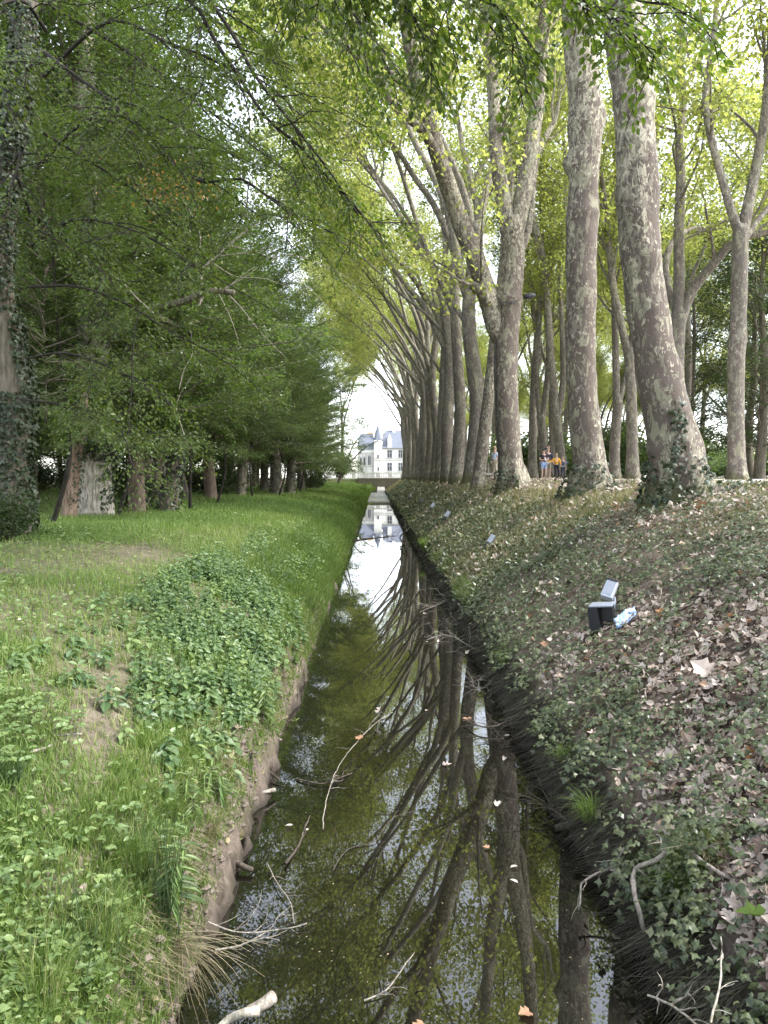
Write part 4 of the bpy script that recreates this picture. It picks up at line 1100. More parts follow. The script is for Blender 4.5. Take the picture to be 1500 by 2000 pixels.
# dark evergreen trees at the right edge
RD = 'dark trees at the right edge beyond the walk'
rd = [(21.0, 42, 1.0, 1), (24.5, 50, 1.05, 2), (22.5, 55, .8, 3), (28, 54, 1.1, 4), (25.5, 62, 1.0, 5), (25, 43, 1.0, 6)]
rl = ['dark leafy tree at the right edge, nearest the walk', 'tallest dark tree at the right edge behind the pale Y-forked plane', 'low dark tree left of the others at the right edge', 'dark tree behind the tallest one at the right edge',
      'dark tree farthest back at the right edge', 'dark tree at the right edge, farthest right']
DL = [wood_crown(311, 15, 1.6, 46, 5.5, leaf=.15, dens=17, tw=1.5)]
DL[0][0].materials.clear(); DL[0][0].materials.append(M['dark_leaf'])
for (x, y, s, q), lb in zip(rd, rl):
    wood_tree('broadleaf_tree', lb, x, y, st(.28, 14, seed=40 + q), 'wood_bark', DL[0], q * 70, s, group=RD)

# ------------------------------------------------------------------ boughs of the large tree at the left, and of a tree beside the camera
def bough(cr, rng, spec, r0, twig, leaf, dens, side=4, droop=.35, sub=(1.6, 2.6), t0=.2, every=.75):
    pts, _ = pxline([(a, b, 8, 0) if len(c_) == 0 else (a, b, 8, c_[0]) for a, b, *c_ in spec['px']], spec['Y'])
    sp, sr = smooth_line(pts, np.linspace(r0, .012, len(pts)), .22)
    tube(cr.tw, sp, sr, 7, rough=.1, rng=rng)
    L = len(sp) * .22
    m = int(L * (1 - t0) / every)
    for q in range(m):
        t = t0 + (1 - t0) * (q + rng.random()) / m
        i = min(int(t * (len(sp) - 1)), len(sp) - 2)
        tg = unit(sp[i + 1] - sp[i]); sd = unit(np.cross(tg, [0, 0, 1.0])) * (1 if q % 2 else -1)
        d = unit(tg * .7 + sd * rng.uniform(.4, 1.0) + np.array([0, 0, rng.normal() * .25]))
        c = curve(rng, sp[i], d, rng.uniform(*sub), 6, .10, (0, 0, -1), .06 * droop / .3)
        fan_spray(cr, rng, c, .014, twig, leaf, dens, droop=droop)
    fan_spray(cr, rng, sp[-min(8, len(sp)):], .014, twig, leaf, dens, droop=droop)

rgb = rng_(401)
cr = Crown()
B = [dict(Y=13.8, px=[(70, 330), (180, 232, -.2), (300, 288, -.6), (350, 330, -1), (400, 356, -1.4), (470, 350, -1.8), (530, 390, -2.2), (600, 440, -2.6)]),
     dict(Y=13.6, px=[(85, 150), (180, 60, -.6), (240, 42, -1.2), (320, 80, -2), (400, 110, -2.6), (480, 150, -3)]),
     dict(Y=12.6, tw=.55, sub=(.7, 1.3), px=[(90, -60), (250, -60, -1), (370, 0, -2), (420, 80, -2.3), (462, 142, -2.5), (520, 230, -2.6), (590, 290, -2.6), (670, 380, -2.4), (745, 460, -2.2)]),
     dict(Y=12.8, tw=.55, sub=(.7, 1.3), px=[(90, -120), (300, -120, -1.2), (430, 30, -2.2), (500, 150, -2.6), (570, 240, -2.8), (640, 330, -2.8), (700, 420, -2.8)]),
     dict(Y=14.0, px=[(60, 420), (30, 330, -1), (40, 300, -2), (20, 380, -2.6), (0, 470, -3)]),
     dict(Y=13.6, px=[(60, 480), (140, 430, -.3), (230, 440, -.8), (320, 480, -1.2), (400, 540, -1.5)]),
     dict(Y=13.6, r=.025, px=[(60, 560), (150, 560, -.4), (240, 590, -.9), (320, 640, -1.3)]),
     dict(Y=13.6, r=.02, px=[(50, 700), (130, 690, -.3), (220, 720, -.6), (300, 770, -.8)]),
     dict(Y=13.6, r=.02, px=[(40, 780), (120, 790, -.3), (200, 810, -.6), (270, 850, -.8)]),
     dict(Y=13.4, px=[(90, 60), (40, 0, -1), (-40, 40, -2), (-80, 140, -2.5)]),
     dict(Y=13.6, px=[(85, 100), (150, 150, -1.4), (220, 200, -2.3), (280, 260, -3)]),
     dict(Y=14.4, px=[(80, 20), (200, -60, .5), (330, -20, .6), (450, 60, .4), (520, 100, .2), (560, 170, 0)]),
     dict(Y=14.8, px=[(85, 260), (200, 330, .8), (300, 400, 1.2), (380, 470, 1.5)]),
     dict(Y=14.4, px=[(80, 0), (280, 120, .3), (400, 210, .2), (500, 290, 0), (600, 370, -.2)]),
     dict(Y=13.4, px=[(95, -200), (350, -250, -1), (520, -170, -2), (600, -60, -2.4), (630, 30, -2.6)])]
for b in B:
    bough(cr, rgb, b, b.get('r', .034), b.get('tw', .7), .060, 84, every=.5, sub=b.get('sub', (1.6, 2.6)))
base = np.array([-6.75, 14.2, zg1(-6.75, 14.2)])
cr.tw.build('boughs', M['dark_twig'], nearT, True, base)
nearT.children[-1]['kind'] = 'stuff'
cr.pos = [q - base for q in cr.pos]
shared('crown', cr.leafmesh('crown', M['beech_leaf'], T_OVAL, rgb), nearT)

# tree beside the camera, whose low boughs hang across the top of the picture
ovx, ovy = -5.2, 2.0
ovT, osp, osr = wood_tree('beech_tree', 'tree beside the viewer whose dark leafy boughs hang across the top', ovx, ovy, st(.35, 13, (.6, 0), .15, seed=70), 'wood_bark', None, 0, 1, group=EDGE)
cr = Crown(); rgo = rng_(402)
tb = [osp[int(len(osp) * f)] + np.array([ovx, ovy, zg1(ovx, ovy)]) for f in (.45, .5, .55, .6, .65)]
tg_ = [[(560, -90), (700, -40), (800, 20), (840, 110)], [(700, -120), (860, -40), (980, 20), (1010, 90)], [(900, -150), (1040, -60), (1150, 10), (1250, 60)], [(480, -200), (620, -80), (700, 40), (760, 110)], [(1000, -220), (1130, -90), (1210, -10), (1310, 10)]]
for p0, px, Yo in zip(tb, tg_, (8.6, 8.0, 7.6, 9.6, 8.4)):
    pp = [np.array(P(a, b, Yo)) for a, b in px]
    pts = np.array([p0, (p0 * .55 + pp[0] * .45) + np.array([0, 0, 1.0])] + pp)
    sp_, sr_ = smooth_line(pts, np.linspace(.07, .008, len(pts)), .25)
    tube(cr.tw, sp_, sr_, 7)
    n0 = len(sp_)
    for q in range(22):
        i = int(n0 * (.42 + .57 * (q + rgo.random()) / 22)); i = min(i, n0 - 2)
        tgv = unit(sp_[i + 1] - sp_[i]); sd = unit(np.cross(tgv, [0, 0, 1.0])) * (1 if q % 2 else -1)
        c = curve(rgo, sp_[i], unit(tgv * .8 + sd * rgo.uniform(.3, .9) + np.array([0, 0, -.15])), rgo.uniform(.6, 1.3), 5, .12, (0, 0, -1), .09)
        fan_spray(cr, rgo, c, .009, .55, .078, 70, droop=.35)
base = np.array(ovT.location)
cr.tw.build('boughs', M['dark_twig'], ovT, True, base); ovT.children[-1]['kind'] = 'stuff'
cr.pos = [q - base for q in cr.pos]
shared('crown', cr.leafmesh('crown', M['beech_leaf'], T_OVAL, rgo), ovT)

# bare dead limb of the leaning ivy tree
rgd = rng_(403); Yd = 16.8
ib = np.array(ivyT.location)
mb = MB()
def dl(px, r0, r1, k=7, Y=Yd):
    p, _ = pxline([(a, b, 1, *c_) for a, b, *c_ in px], Y); s_, r_ = smooth_line(p, np.linspace(r0, r1, len(p)), .15)
    tube(mb, s_, r_, k, rough=.12, rng=rgd); return s_
dl([(352, 640, 7.3), (300, 612, 2.4), (330, 596, .6), (362, 588), (395, 573, -.3), (425, 568, -.4), (457, 572, -.5)], .09, .06, 9)
mb.build('dead_limb', M['wood_bark'], ivyT, True, ib)
mb = MB()
dl([(388, 596), (398, 570), (392, 548), (400, 520), (425, 500), (445, 480), (475, 455), (500, 440), (530, 428)], .035, .012)
dl([(445, 482), (470, 460), (484, 440), (482, 415), (478, 395)], .018, .008)
dl([(392, 548), (382, 510), (392, 470), (380, 430), (352, 380)], .014, .006)
dl([(300, 612), (265, 580), (240, 552), (208, 530)], .016, .008)
for a in [[(430, 568), (480, 540), (540, 500), (600, 505), (660, 540), (720, 600)], [(440, 565), (500, 520), (560, 500), (640, 520), (700, 560)], [(440, 570), (470, 600), (510, 650), (560, 700)],
          [(430, 500), (500, 490), (560, 470), (640, 480)], [(420, 560), (450, 620), (470, 680)], [(350, 760), (360, 720), (376, 690), (372, 640)], [(360, 850), (345, 800), (352, 770), (375, 735)],
          [(450, 480), (520, 500), (600, 560), (650, 610)], [(530, 430), (590, 440), (660, 470)], [(410, 510), (460, 540), (520, 545), (610, 580)]]:
    dl(a, .011, .003, 4)
mb.build('dead_twigs', M['dead_twig'], ivyT, True, ib); ivyT.children[-1]['kind'] = 'stuff'
# a few russet leaves
cr = Crown(); p = np.array([P(330 + 45 * a, 368 + 22 * b, 17.5) for a, b in rgd.normal(size=(260, 2))]); p[:, 1] += rgd.normal(size=260) * .5
cr.put(p - ib, rgd.normal(size=(260, 3)) + [0, 0, -.5], rgd.normal(size=(260, 3)) * .5 + [0, 0, 1], .085 * np.ones(260))
shared('russet_leaves', cr.leafmesh('russet_leaves', M['autumn_leaf'], T_OVAL, rgd), ivyT)

# bushes
def shrub(name, label, x, y, rx, h, n, leaf, mat, seed, group=None):
    rg = rng_(seed); t = thing(name, label, 'shrub', (x, y, zg1(x, y)), 0, group)
    cr = Crown()
    for q in range(max(10, n // 90)):
        az = rg.random() * 2 * PI; tl = rg.uniform(.1, 1.0)
        c = curve(rg, (rg.normal() * rx * .15, rg.normal() * rx * .15, 0), (math.cos(az) * tl, math.sin(az) * tl, 1), h * rg.uniform(.7, 1.1), 5, .14, (0, 0, 1), .03)
        tube(cr.tw, c, np.linspace(.016, .004, 6), 4)
        leaf_puff(cr, rg, c[1:], 90, .10 + .1 * rx, leaf)
    cr.tw.build('stems', M['wood_bark'], t, True)
    shared('foliage', cr.leafmesh('foliage', M[mat], T_OVAL, rg), t)
shrub('shrub', 'dark low bush at the foot of the ivy-wrapped tree on the left', -6.35, 13.2, .8, .8, 2600, .06, 'dark_leaf', 501)
shrub('shrub', 'dark bush behind the oak trunk', -7.9, 25.5, 1.0, 1.3, 2500, .08, 'dark_leaf', 502)
shrub('shrub', 'dark rounded bush at the wood edge where it reaches the lawn', -5.5, 66, 1.5, 2.6, 4000, .13, 'dark_leaf', 503)
shrub('shrub', 'bluish green bush left of the chateau behind the bridge', -6.5, 142, 2.6, 5.0, 4000, .28, 'wood_leaf', 504)

DB = 'bushes deep in the wood on the left'
bshp = bpy.data.objects['shrub.001']
for i in range(20):
    y_ = 40 + 3.4 * i + rgd.normal(); x_ = -(10 + 5.5 * (i % 5)) - (y_ - 40) * .12 + rgd.normal()
    b_ = copy_tree(bshp); b_.location = (x_, y_, zg1(x_, y_)); b_.rotation_euler = (0, 0, rgd.random() * 6); s_ = 1.3 + .8 * rgd.random(); b_.scale = (s_ * 1.4, s_ * 1.4, s_)
    tag(b_, 'dark undergrowth bush in the shade between the woodland trunks', 'shrub', DB)

RB = 'bushes beyond the walk'
bshp = bpy.data.objects['shrub.003']
for i in range(22):
    y_ = 70 + 3.1 * i + rgd.normal(); x_ = y_ * (.185 + .017 * ((i * 7) % 22)) + rgd.normal()
    b_ = copy_tree(bshp); b_.location = (x_, y_, zg1(x_, y_)); b_.rotation_euler = (0, 0, rgd.random() * 6); s_ = .7 + .45 * rgd.random(); b_.scale = (s_ * 1.5, s_ * 1.5, s_)
    tag(b_, 'green bush closing the view low between the distant plane trunks', 'shrub', RB)

# ================================================================== GROUND COVER
def at_ground(x, y, dz=0.0):
    return np.stack([x, y, zg(x, y) + dz], 1)
def slope_normal(x, y):
    e = .05
    return unit(np.stack([-(zg(x + e, y) - zg(x - e, y)) / (2 * e), -(zg(x, y + e) - zg(x, y - e)) / (2 * e), np.ones_like(x)], 1))
def trunk_free(x, y):
    ok = np.ones(len(x), bool)
    for tx, ty, r in ((4.75, 12.5, .5), (4.85, 18, .5), (4.75, 27, .55)):
        ok &= (x - tx) ** 2 + (y - ty) ** 2 > r * r
    return ok

# --- lawn on the left: short grass, near blades finer than far ones
g = rng_(601)
mb = MB()
n = 110000
y = sample_y(g, n, 2.4, 13, 1.6); x = -0.99 - (0.25 + 0.72 * y) * g.random(n) ** 1.25
keep = (g.random(n) > bare_mask(x, y) * .85) & (g.random(n) < .55 + .45 * sstep(-1.0, -1.4, x)) & (g.random(n) < 0.35 + 0.65 * sstep(.35, .6, fbm(x * 1.3, y * 1.3, 41)))
x, y = x[keep], y[keep]
hh = (.05 + .10 * fbm(x * .9, y * .9, 42)) * (.5 + g.random(len(x)))
blades(mb, at_ground(x, y, -.01), hh, .0045 + .00055 * y, .55, g, tint=np.clip(.42 + .9 * (fbm(x * .5, y * .5, 43) - .5) + g.normal(size=len(x)) * .2 + .35 * bare_mask(x, y), 0, 1))
n = 165000
y = sample_y(g, n, 13, 137, 1.35); x = -1.0 - np.minimum(.72 * y, 11) * g.random(n) ** 1.1
keep = (g.random(n) > bare_mask(x, y) * .7)
x, y = x[keep], y[keep]
hh = (.07 + .07 * fbm(x * .6, y * .3, 44)) * (.5 + g.random(len(x))) * (1 + y / 90)
blades(mb, at_ground(x, y, -.01), hh, .0009 * y + .003, .5, g, seg2=False, tint=np.clip(.38 + 1.1 * (fbm(x * .35, y * .16, 45) - .5) + g.normal(size=len(x)) * .16, 0, .9))
tag(mb.build('grass', M['grass']), kind='stuff')
# lush long grass along the left water edge farther on
mb = MB(); n = 60000
y = sample_y(g, n, 10, 136, 1.3); x = -.98 - g.random(n) ** 1.3 * 1.25
keep = g.random(n) < sstep(9.5, 17, y + 5 * (fbm(x * 1.1, y * .4, 72) - .5)); x, y = x[keep], y[keep]; n = len(x)
hh = (.10 + .22 * fbm(x, y * .4, 46)) * (.5 + .8 * g.random(n))
blades(mb, at_ground(x, y, -.01), hh, .0010 * y + .004, .45, g, seg2=False, bend=np.stack([.25 + 0 * x, 0 * x, 0 * x], 1))
tag(mb.build('bank_grass', M['lush_grass']), kind='stuff')
# undergrowth on the wood floor
mb = MB(); n = 40000
y = 17 + 70 * g.random(n) ** 1.4; x = -7.5 - g.random(n) * 22
blades(mb, at_ground(x, y), (.12 + .2 * fbm(x * .5, y * .5, 47)) * (.5 + g.random(n)), .0009 * y + .006, .6, g, seg2=False)
tag(mb.build('undergrowth', M['grass']), kind='stuff')

# ragged grass and moss on the lip of the left bank, near the viewer
mb = MB(); n = 42000
y = sample_y(g, n, 2.5, 16, 1.35); x = -.97 - .64 * g.random(n) ** 1.3
keep = g.random(n) < .25 + .5 * sstep(7, 11, y) + .88 * sstep(.42, .58, fbm(x * 1.2 + 5, y * 1.7, 49)) * sstep(-.96, -1.08, x)
keep &= g.random(n) > .85 * bare_mask(x, y)
x, y = x[keep], y[keep]; n = len(x)
blades(mb, at_ground(x, y, -.01), (.04 + .15 * fbm(x * 2, y * 2, 50)) * (.5 + .8 * g.random(n)), .004 + .0005 * y, .5, g, bend=np.stack([.35 * g.random(n), -.1 + 0 * x, 0 * x], 1), tint=np.clip(.45 + g.normal(size=n) * .3, 0, 1))
tag(mb.build('lip_grass', M['grass']), kind='stuff')
# crumbled clods along both water edges
mb = MB(); ico = np.array([(0, 0, 1), (.9, 0, .3), (.28, .85, .35), (-.72, .53, .3), (-.72, -.53, .25), (.28, -.85, .3), (.5, .4, -.6), (-.5, .2, -.6), (.1, -.6, -.6)])
icf = np.array([(0, 1, 2), (0, 2, 3), (0, 3, 4), (0, 4, 5), (0, 5, 1), (1, 6, 2), (2, 6, 7), (2, 7, 3), (3, 7, 4), (4, 7, 8), (4, 8, 5), (5, 8, 1), (1, 8, 6), (6, 8, 7)])
n = 2400; y = sample_y(g, n, 2.5, 12, 1.5); x = -.965 - .19 * g.random(n)
for xx, yy, zz in zip(x, y, zg(x, y)):
    s_ = .004 + .026 * g.random() ** 2.5; mb.add(ico * (s_ * (.7 + .6 * g.random((9, 1)))) * [1.2, 1.2, .8] + [xx, yy, zz + s_ * .2], icf, g.random())
def clod_material():
    m, nt, bs, out = _new('clods'); co = nd(nt, 'ShaderNodeTexCoord').outputs['Object']
    nt.links.new(ramp(nt, tex_noise(nt, co, 7, 5, .7), [(.3, (.06, .047, .036)), (.7, (.20, .16, .128))]), bs.inputs['Base Color']); bs.inputs['Roughness'].default_value = .95
    return m
tag(mb.build('soil_clods', clod_material()), kind='stuff')
mb = MB(); n = 5000; y = sample_y(g, n, 2.5, 16, 1.4); x = -1.03 - .2 * g.random(n)
keep = g.random(n) < sstep(.38, .58, fbm(x * .2 + 7, y * 1.9, 48)); x, y = x[keep], y[keep]; n = len(x)
blades(mb, at_ground(x, y, .005), -(.05 + .14 * g.random(n)), .003 + .0003 * y, .35, g, seg2=False, bend=np.stack([-.7 - .6 * g.random(n), .3 * g.normal(size=n), 0 * x], 1))
n = 700; y = sample_y(g, n, 2.6, 14, 1.4); x = -.97 - .3 * g.random(n)
leaves(mb, T_OVAL, at_ground(x, y, .01), g.normal(size=(n, 3)), slope_normal(x, y) + g.normal(size=(n, 3)) * .5, .05 * (.4 + g.random(n)), g.random(n))
tag(mb.build('hanging_roots', M['dry_grass']), kind='stuff')

# --- small round-leaved herbs in the lawn
mb = MB(); n = 26000
y = sample_y(g, n, 2.6, 30, 1.7); x = -1.12 - np.minimum(.25 + .70 * y, 8) * g.random(n)
keep = g.random(n) < sstep(.40, .58, fbm(x * .8 + 9, y * .55, 51)) * (1 - .6 * bare_mask(x, y)) + .06
x, y = x[keep], y[keep]; n = len(x)
leaves(mb, T_HEART if False else T_OVAL, at_ground(x, y, .03 + .07 * g.random(n)), g.normal(size=(n, 3)) * [1, 1, .25], np.array([0, -.2, 1]) + g.normal(size=(n, 3)) * .3, (.028 + .0022 * y) * (.6 + .8 * g.random(n)), g.random(n))
tag(mb.build('lawn_herbs', M['herb_leaf']), kind='stuff')

# --- bramble and clover-leaved cover at the bottom left: three leaflets to a stalk
mb = MB(); n = 2300
y = 2.3 + 2.7 * g.random(n) ** 1.1; x = -1.16 - 1.9 * g.random(n)
keep = (g.random(n) < sstep(.36, .56, fbm(x * 1.6, y * 1.5, 53)) * (1 - .75 * bare_mask(x, y))) & (x < -1.22)
x, y = x[keep], y[keep]; n = len(x)
c = at_ground(x, y, 0) + np.stack([0 * x, 0 * x, .06 + .16 * g.random(n)], 1)
a0 = g.random(n) * 2 * PI; sz = .030 * (.65 + .7 * g.random(n)); tn = np.clip(.25 + .55 * g.random(n) + .3 * (fbm(x, y, 54) - .5), 0, 1)
nr = np.array([.1, -.3, 1]) + g.normal(size=(n, 3)) * .25
for q in (-1.75, 0, 1.75):
    ax = np.stack([np.cos(a0 + q), np.sin(a0 + q), -.12 + 0 * a0], 1)
    leaves(mb, T_HEART, c + ax * .005, ax, nr, sz * (1.15 if q == 0 else 1.0), tn)
v = []
for i in range(0, n):
    tube(mb, np.array([c[i] - [0.02, 0.01, c[i][2] - zg1(x[i], y[i])], c[i]]), [.0014, .001], 3, .3, cap=False)
tag(mb.build('bramble_cover', M['herb_leaf']), kind='stuff')

# --- bed of nettles on the left bank: stems with pairs of drooping leaves
mb = MB(); n = 2300
y = 4.7 + 7.6 * g.random(n) ** .9; x = -1.03 - 2.0 * g.random(n)
cen = -1.42 - .11 * (y - 5.6)
dens = sstep(1.2, .3, (np.abs(x - cen) + .55 * (fbm(x * 2.6, y * 2.0, 59) - .45)) / ((.52 + .12 * (y - 5)) * np.sqrt(np.sin(np.clip((y - 4.4) / 8.2, .02, .98) * PI)))) * sstep(.18, .40, fbm(x * 1.8, y * 1.4, 56))
keep = (g.random(n) < np.maximum(dens * .85, .05 * (x > -3)))
x, y = x[keep], y[keep]
def nettle(mb, x, y, h, rg, leaf=.068, T=T_OVAL, pairs=6, narrow=1.0, lean=.16):
    leaf = leaf * rg.uniform(.6, 1.3); tof = rg.normal() * .2
    b = np.array([x, y, zg1(x, y)]); tip = b + np.array([rg.normal() * lean * h + .10 * h, rg.normal() * lean * h, h])
    mid = (b + tip) / 2 + np.array([rg.normal() * .03 * h, rg.normal() * .03 * h, 0])
    tube(mb, np.array([b, mid, tip]), [.003, .0025, .0015], 3, .2, cap=False)
    k = np.repeat(np.linspace(.25, 1, pairs), 2); a = np.repeat(rg.random() * PI + np.arange(pairs) * PI / 2, 2) + np.tile([0, PI], pairs)
    p = b + (tip - b) * k[:, None]
    ax = np.stack([np.cos(a), np.sin(a), -.35 + .9 * (k > .92)], 1)
    nr = np.array([0, -.1, 1]) + rg.normal(size=(len(k), 3)) * .22
    leaves(mb, T, p, ax, nr, leaf * (1.3 - .75 * k) * (.8 + .5 * rg.random(len(k))) * 1.25, np.clip(.2 + .35 * k + tof + rg.normal(size=len(k)) * .2, 0, 1))
hn = .05 + .24 * fbm(x * 1.6, y * 1.3, 58) + .0 * x
for xx, yy, h_ in zip(x, y, hn): nettle(mb, xx, yy, h_ * g.uniform(.6, 1.35), g)
n = 700; y = 11 + 12 * g.random(n); x = -1.15 - 1.6 * g.random(n)
for xx, yy in zip(x, y):
    if fbm(np.array([xx * .9]), np.array([yy * .5]), 57)[0] > .5: nettle(mb, xx, yy, .16 + .18 * g.random(), g, .07, T_DIAMOND, 4)
tag(mb.build('nettle_bed', M['nettle_leaf']), kind='stuff')

# --- right bank: leaf litter
mb = MB()
n = 12000; y = sample_y(g, n, 2.7, 15, 1.5); x = 1.72 + (.45 + .48 * y) * g.random(n)
keep = (g.random(n) < .10 + 1.1 * litter_mask(x, y) * sstep(.3, .6, fbm(x * 4, y * 4, 70))) & trunk_free(x, y) & (x < 6.4); x, y = x[keep], y[keep]; n = len(x)
nr = slope_normal(x, y) + g.normal(size=(n, 3)) * .38
sz_ = .062 * np.exp(g.normal(size=n) * .38); tn_ = np.clip(g.normal(.45, .26, n), 0, 1); kd = g.integers(0, 4, n); ps_ = at_ground(x, y, .008 + .03 * g.random(n)); ax_ = g.normal(size=(n, 3)) * [1, 1, .3]
for q, T_ in enumerate((T_PLANE, T_CURL, T_ROLL, T_CURL)):
    k = kd == q; leaves(mb, T_, ps_[k], ax_[k], nr[k] * (1 if q < 3 else -1), sz_[k], tn_[k])
n = 18000; y = sample_y(g, n, 2.8, 20, 1.5); x = 1.70 + (.45 + .48 * y) * g.random(n)
keep = (g.random(n) < sstep(20, 10, y)) & (g.random(n) < .18 + .8 * litter_mask(x, y)) & trunk_free(x, y) & (x < 6.4); x, y = x[keep], y[keep]; n = len(x)
leaves(mb, T_OVAL, at_ground(x, y, .008 + .03 * g.random(n)), g.normal(size=(n, 3)), slope_normal(x, y) + g.normal(size=(n, 3)) * .45, .05 * (.5 + 1.1 * g.random(n)), np.clip(g.normal(.45, .25, n), 0, .93))
n = 32000; y = sample_y(g, n, 8, 80, 1.5); x = 1.75 + 4.7 * g.random(n)
keep = (g.random(n) < sstep(8, 18, y)) & (g.random(n) < .22 + .6 * litter_mask(x, y)) & trunk_free(x, y); x, y = x[keep], y[keep]; n = len(x)
leaves(mb, T_DIAMOND, at_ground(x, y, .015 + .03 * g.random(n)), g.normal(size=(n, 3)), slope_normal(x, y) + g.normal(size=(n, 3)) * .4, (.07 + .0022 * y) * (.5 + .9 * g.random(n)), np.clip(g.normal(.5, .25, n), 0, .95))
n = 1300; y = 2.6 + 20 * g.random(n) ** 1.3; x = -1.15 - 6 * g.random(n)
leaves(mb, T_OVAL, at_ground(x, y, .01 + .03 * g.random(n)), g.normal(size=(n, 3)) * [1, 1, .3], np.array([0, 0, 1]) + g.normal(size=(n, 3)) * .4, .05 * (.4 + .8 * g.random(n)), .55 * g.random(n))
tag(mb.build('leaf_litter', M['litter']), kind='stuff')

# --- right bank: ivy carpet
mb = MB()
n = 74000; y = sample_y(g, n, 2.7, 20, 1.5); x = 1.53 + (.38 + .36 * y) * g.random(n)
lm = litter_mask(x, y)
keep = (g.random(n) < (.22 + .78 * (1 - lm)) * (.15 + .85 * sstep(.36, .54, fbm(x * 1.7, y * 1.7, 61))) * sstep(5.6, 4.2, x) * sstep(20, 9, y)) & trunk_free(x, y)
x, y = x[keep], y[keep]; n = len(x)
nr = slope_normal(x, y) + np.array([-.1, -.25, .35]) + g.normal(size=(n, 3)) * .36
hgt = .02 + .22 * sstep(.4, .75, fbm(x * 2.0, y * 2.0, 62)) * g.random(n) + .05 * g.random(n)
leaves(mb, T_IVY, at_ground(x, y, 0) + slope_normal(x, y) * hgt[:, None], np.stack([-.8 + .9 * g.normal(size=n), g.normal(size=n), -.3 + 0 * x], 1), nr, (.033 + .0013 * y) * (.5 + 1.0 * g.random(n)), np.clip(g.normal(.42, .24, n) + .3 * (fbm(x * .8, y * .8, 63) - .5), 0, 1))
n = 90000; y = sample_y(g, n, 8, 110, 1.5); x = 1.6 + 3.2 * g.random(n)
keep = (g.random(n) < (.25 + .65 * (1 - litter_mask(x, y))) * sstep(4.9, 3.0, x) * (.45 + .55 * sstep(.35, .55, fbm(x * 1.1, y * .7, 69))) * sstep(8, 19, y)) & trunk_free(x, y)
x, y = x[keep], y[keep]; n = len(x)
leaves(mb, T_DIAMOND, at_ground(x, y, 0) + slope_normal(x, y) * (.03 + .10 * g.random(n))[:, None], g.normal(size=(n, 3)) + [-.5, 0, -.2], slope_normal(x, y) + np.array([-.1, -.2, .3]) + g.normal(size=(n, 3)) * .4, (.045 + .0016 * y) * (.55 + .9 * g.random(n)), np.clip(g.normal(.5, .28, n), 0, 1))
tag(mb.build('ivy_ground_cover', M['ivy_leaf']), kind='stuff')
# thin pale grass on the crest of the right bank
mb = MB(); n = 80000; y = sample_y(g, n, 8, 136, 1.4); x = 3.2 + 3.5 * g.random(n) ** .8
keep = (g.random(n) < sstep(3.4, 5.2, x) * (.25 + .75 * sstep(.35, .6, fbm(x * .9, y * .6, 65)))) & trunk_free(x, y); x, y = x[keep], y[keep]
blades(mb, at_ground(x, y, -.01), (.05 + .08 * g.random(len(x))), .0008 * y + .003, .6, g, seg2=False, tint=np.clip(.45 + (fbm(x * .7, y * .5, 66) - .5) * 1.2 + g.normal(size=len(x)) * .2, 0, 1))
n = 36000; y = sample_y(g, n, 14, 136, 1.4); x = 1.6 + 3.2 * g.random(n)
blades(mb, at_ground(x, y, -.01), (.10 + .16 * g.random(n)), .0010 * y + .003, .6, g, seg2=False)
tag(mb.build('crest_grass', M['dry_grass']), kind='stuff')
# dark fringe of roots and old grass hanging over the right water edge
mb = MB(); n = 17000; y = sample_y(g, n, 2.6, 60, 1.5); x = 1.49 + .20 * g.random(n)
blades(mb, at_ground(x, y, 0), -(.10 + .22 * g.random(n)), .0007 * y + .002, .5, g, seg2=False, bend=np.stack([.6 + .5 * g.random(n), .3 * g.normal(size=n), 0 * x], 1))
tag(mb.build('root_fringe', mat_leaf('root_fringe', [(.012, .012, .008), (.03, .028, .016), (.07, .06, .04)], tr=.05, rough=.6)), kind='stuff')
mb = MB(); n = 9000; y = sample_y(g, n, 4, 70, 1.5); x = 1.62 + .3 * g.random(n)
keep = g.random(n) < sstep(.48, .6, fbm(x * 0 + 3, y * .9, 68)); x, y = x[keep], y[keep]
blades(mb, at_ground(x, y, 0), .10 + .16 * g.random(len(x)), .0007 * y + .003, .6, g, seg2=False, bend=np.stack([-.5 - .4 * g.random(len(x)), 0 * x, 0 * x], 1))
tag(mb.build('edge_grass', M['lush_grass']), kind='stuff')
# specks floating on the water
mb = MB(); n = 900; y = sample_y(g, n, 3.2, 14, 1.3); x = -.8 + 2.15 * g.random(n)
leaves(mb, T_DIAMOND, np.stack([x, y, .004 + 0 * x], 1), g.normal(size=(n, 3)) * [1, 1, 0], np.array([0, 0, 1]) + 0 * g.normal(size=(n, 3)), .004 + .012 * g.random(n) ** 3, .5 + .5 * g.random(n))
tag(mb.build('water_specks', M['straw']), kind='stuff')

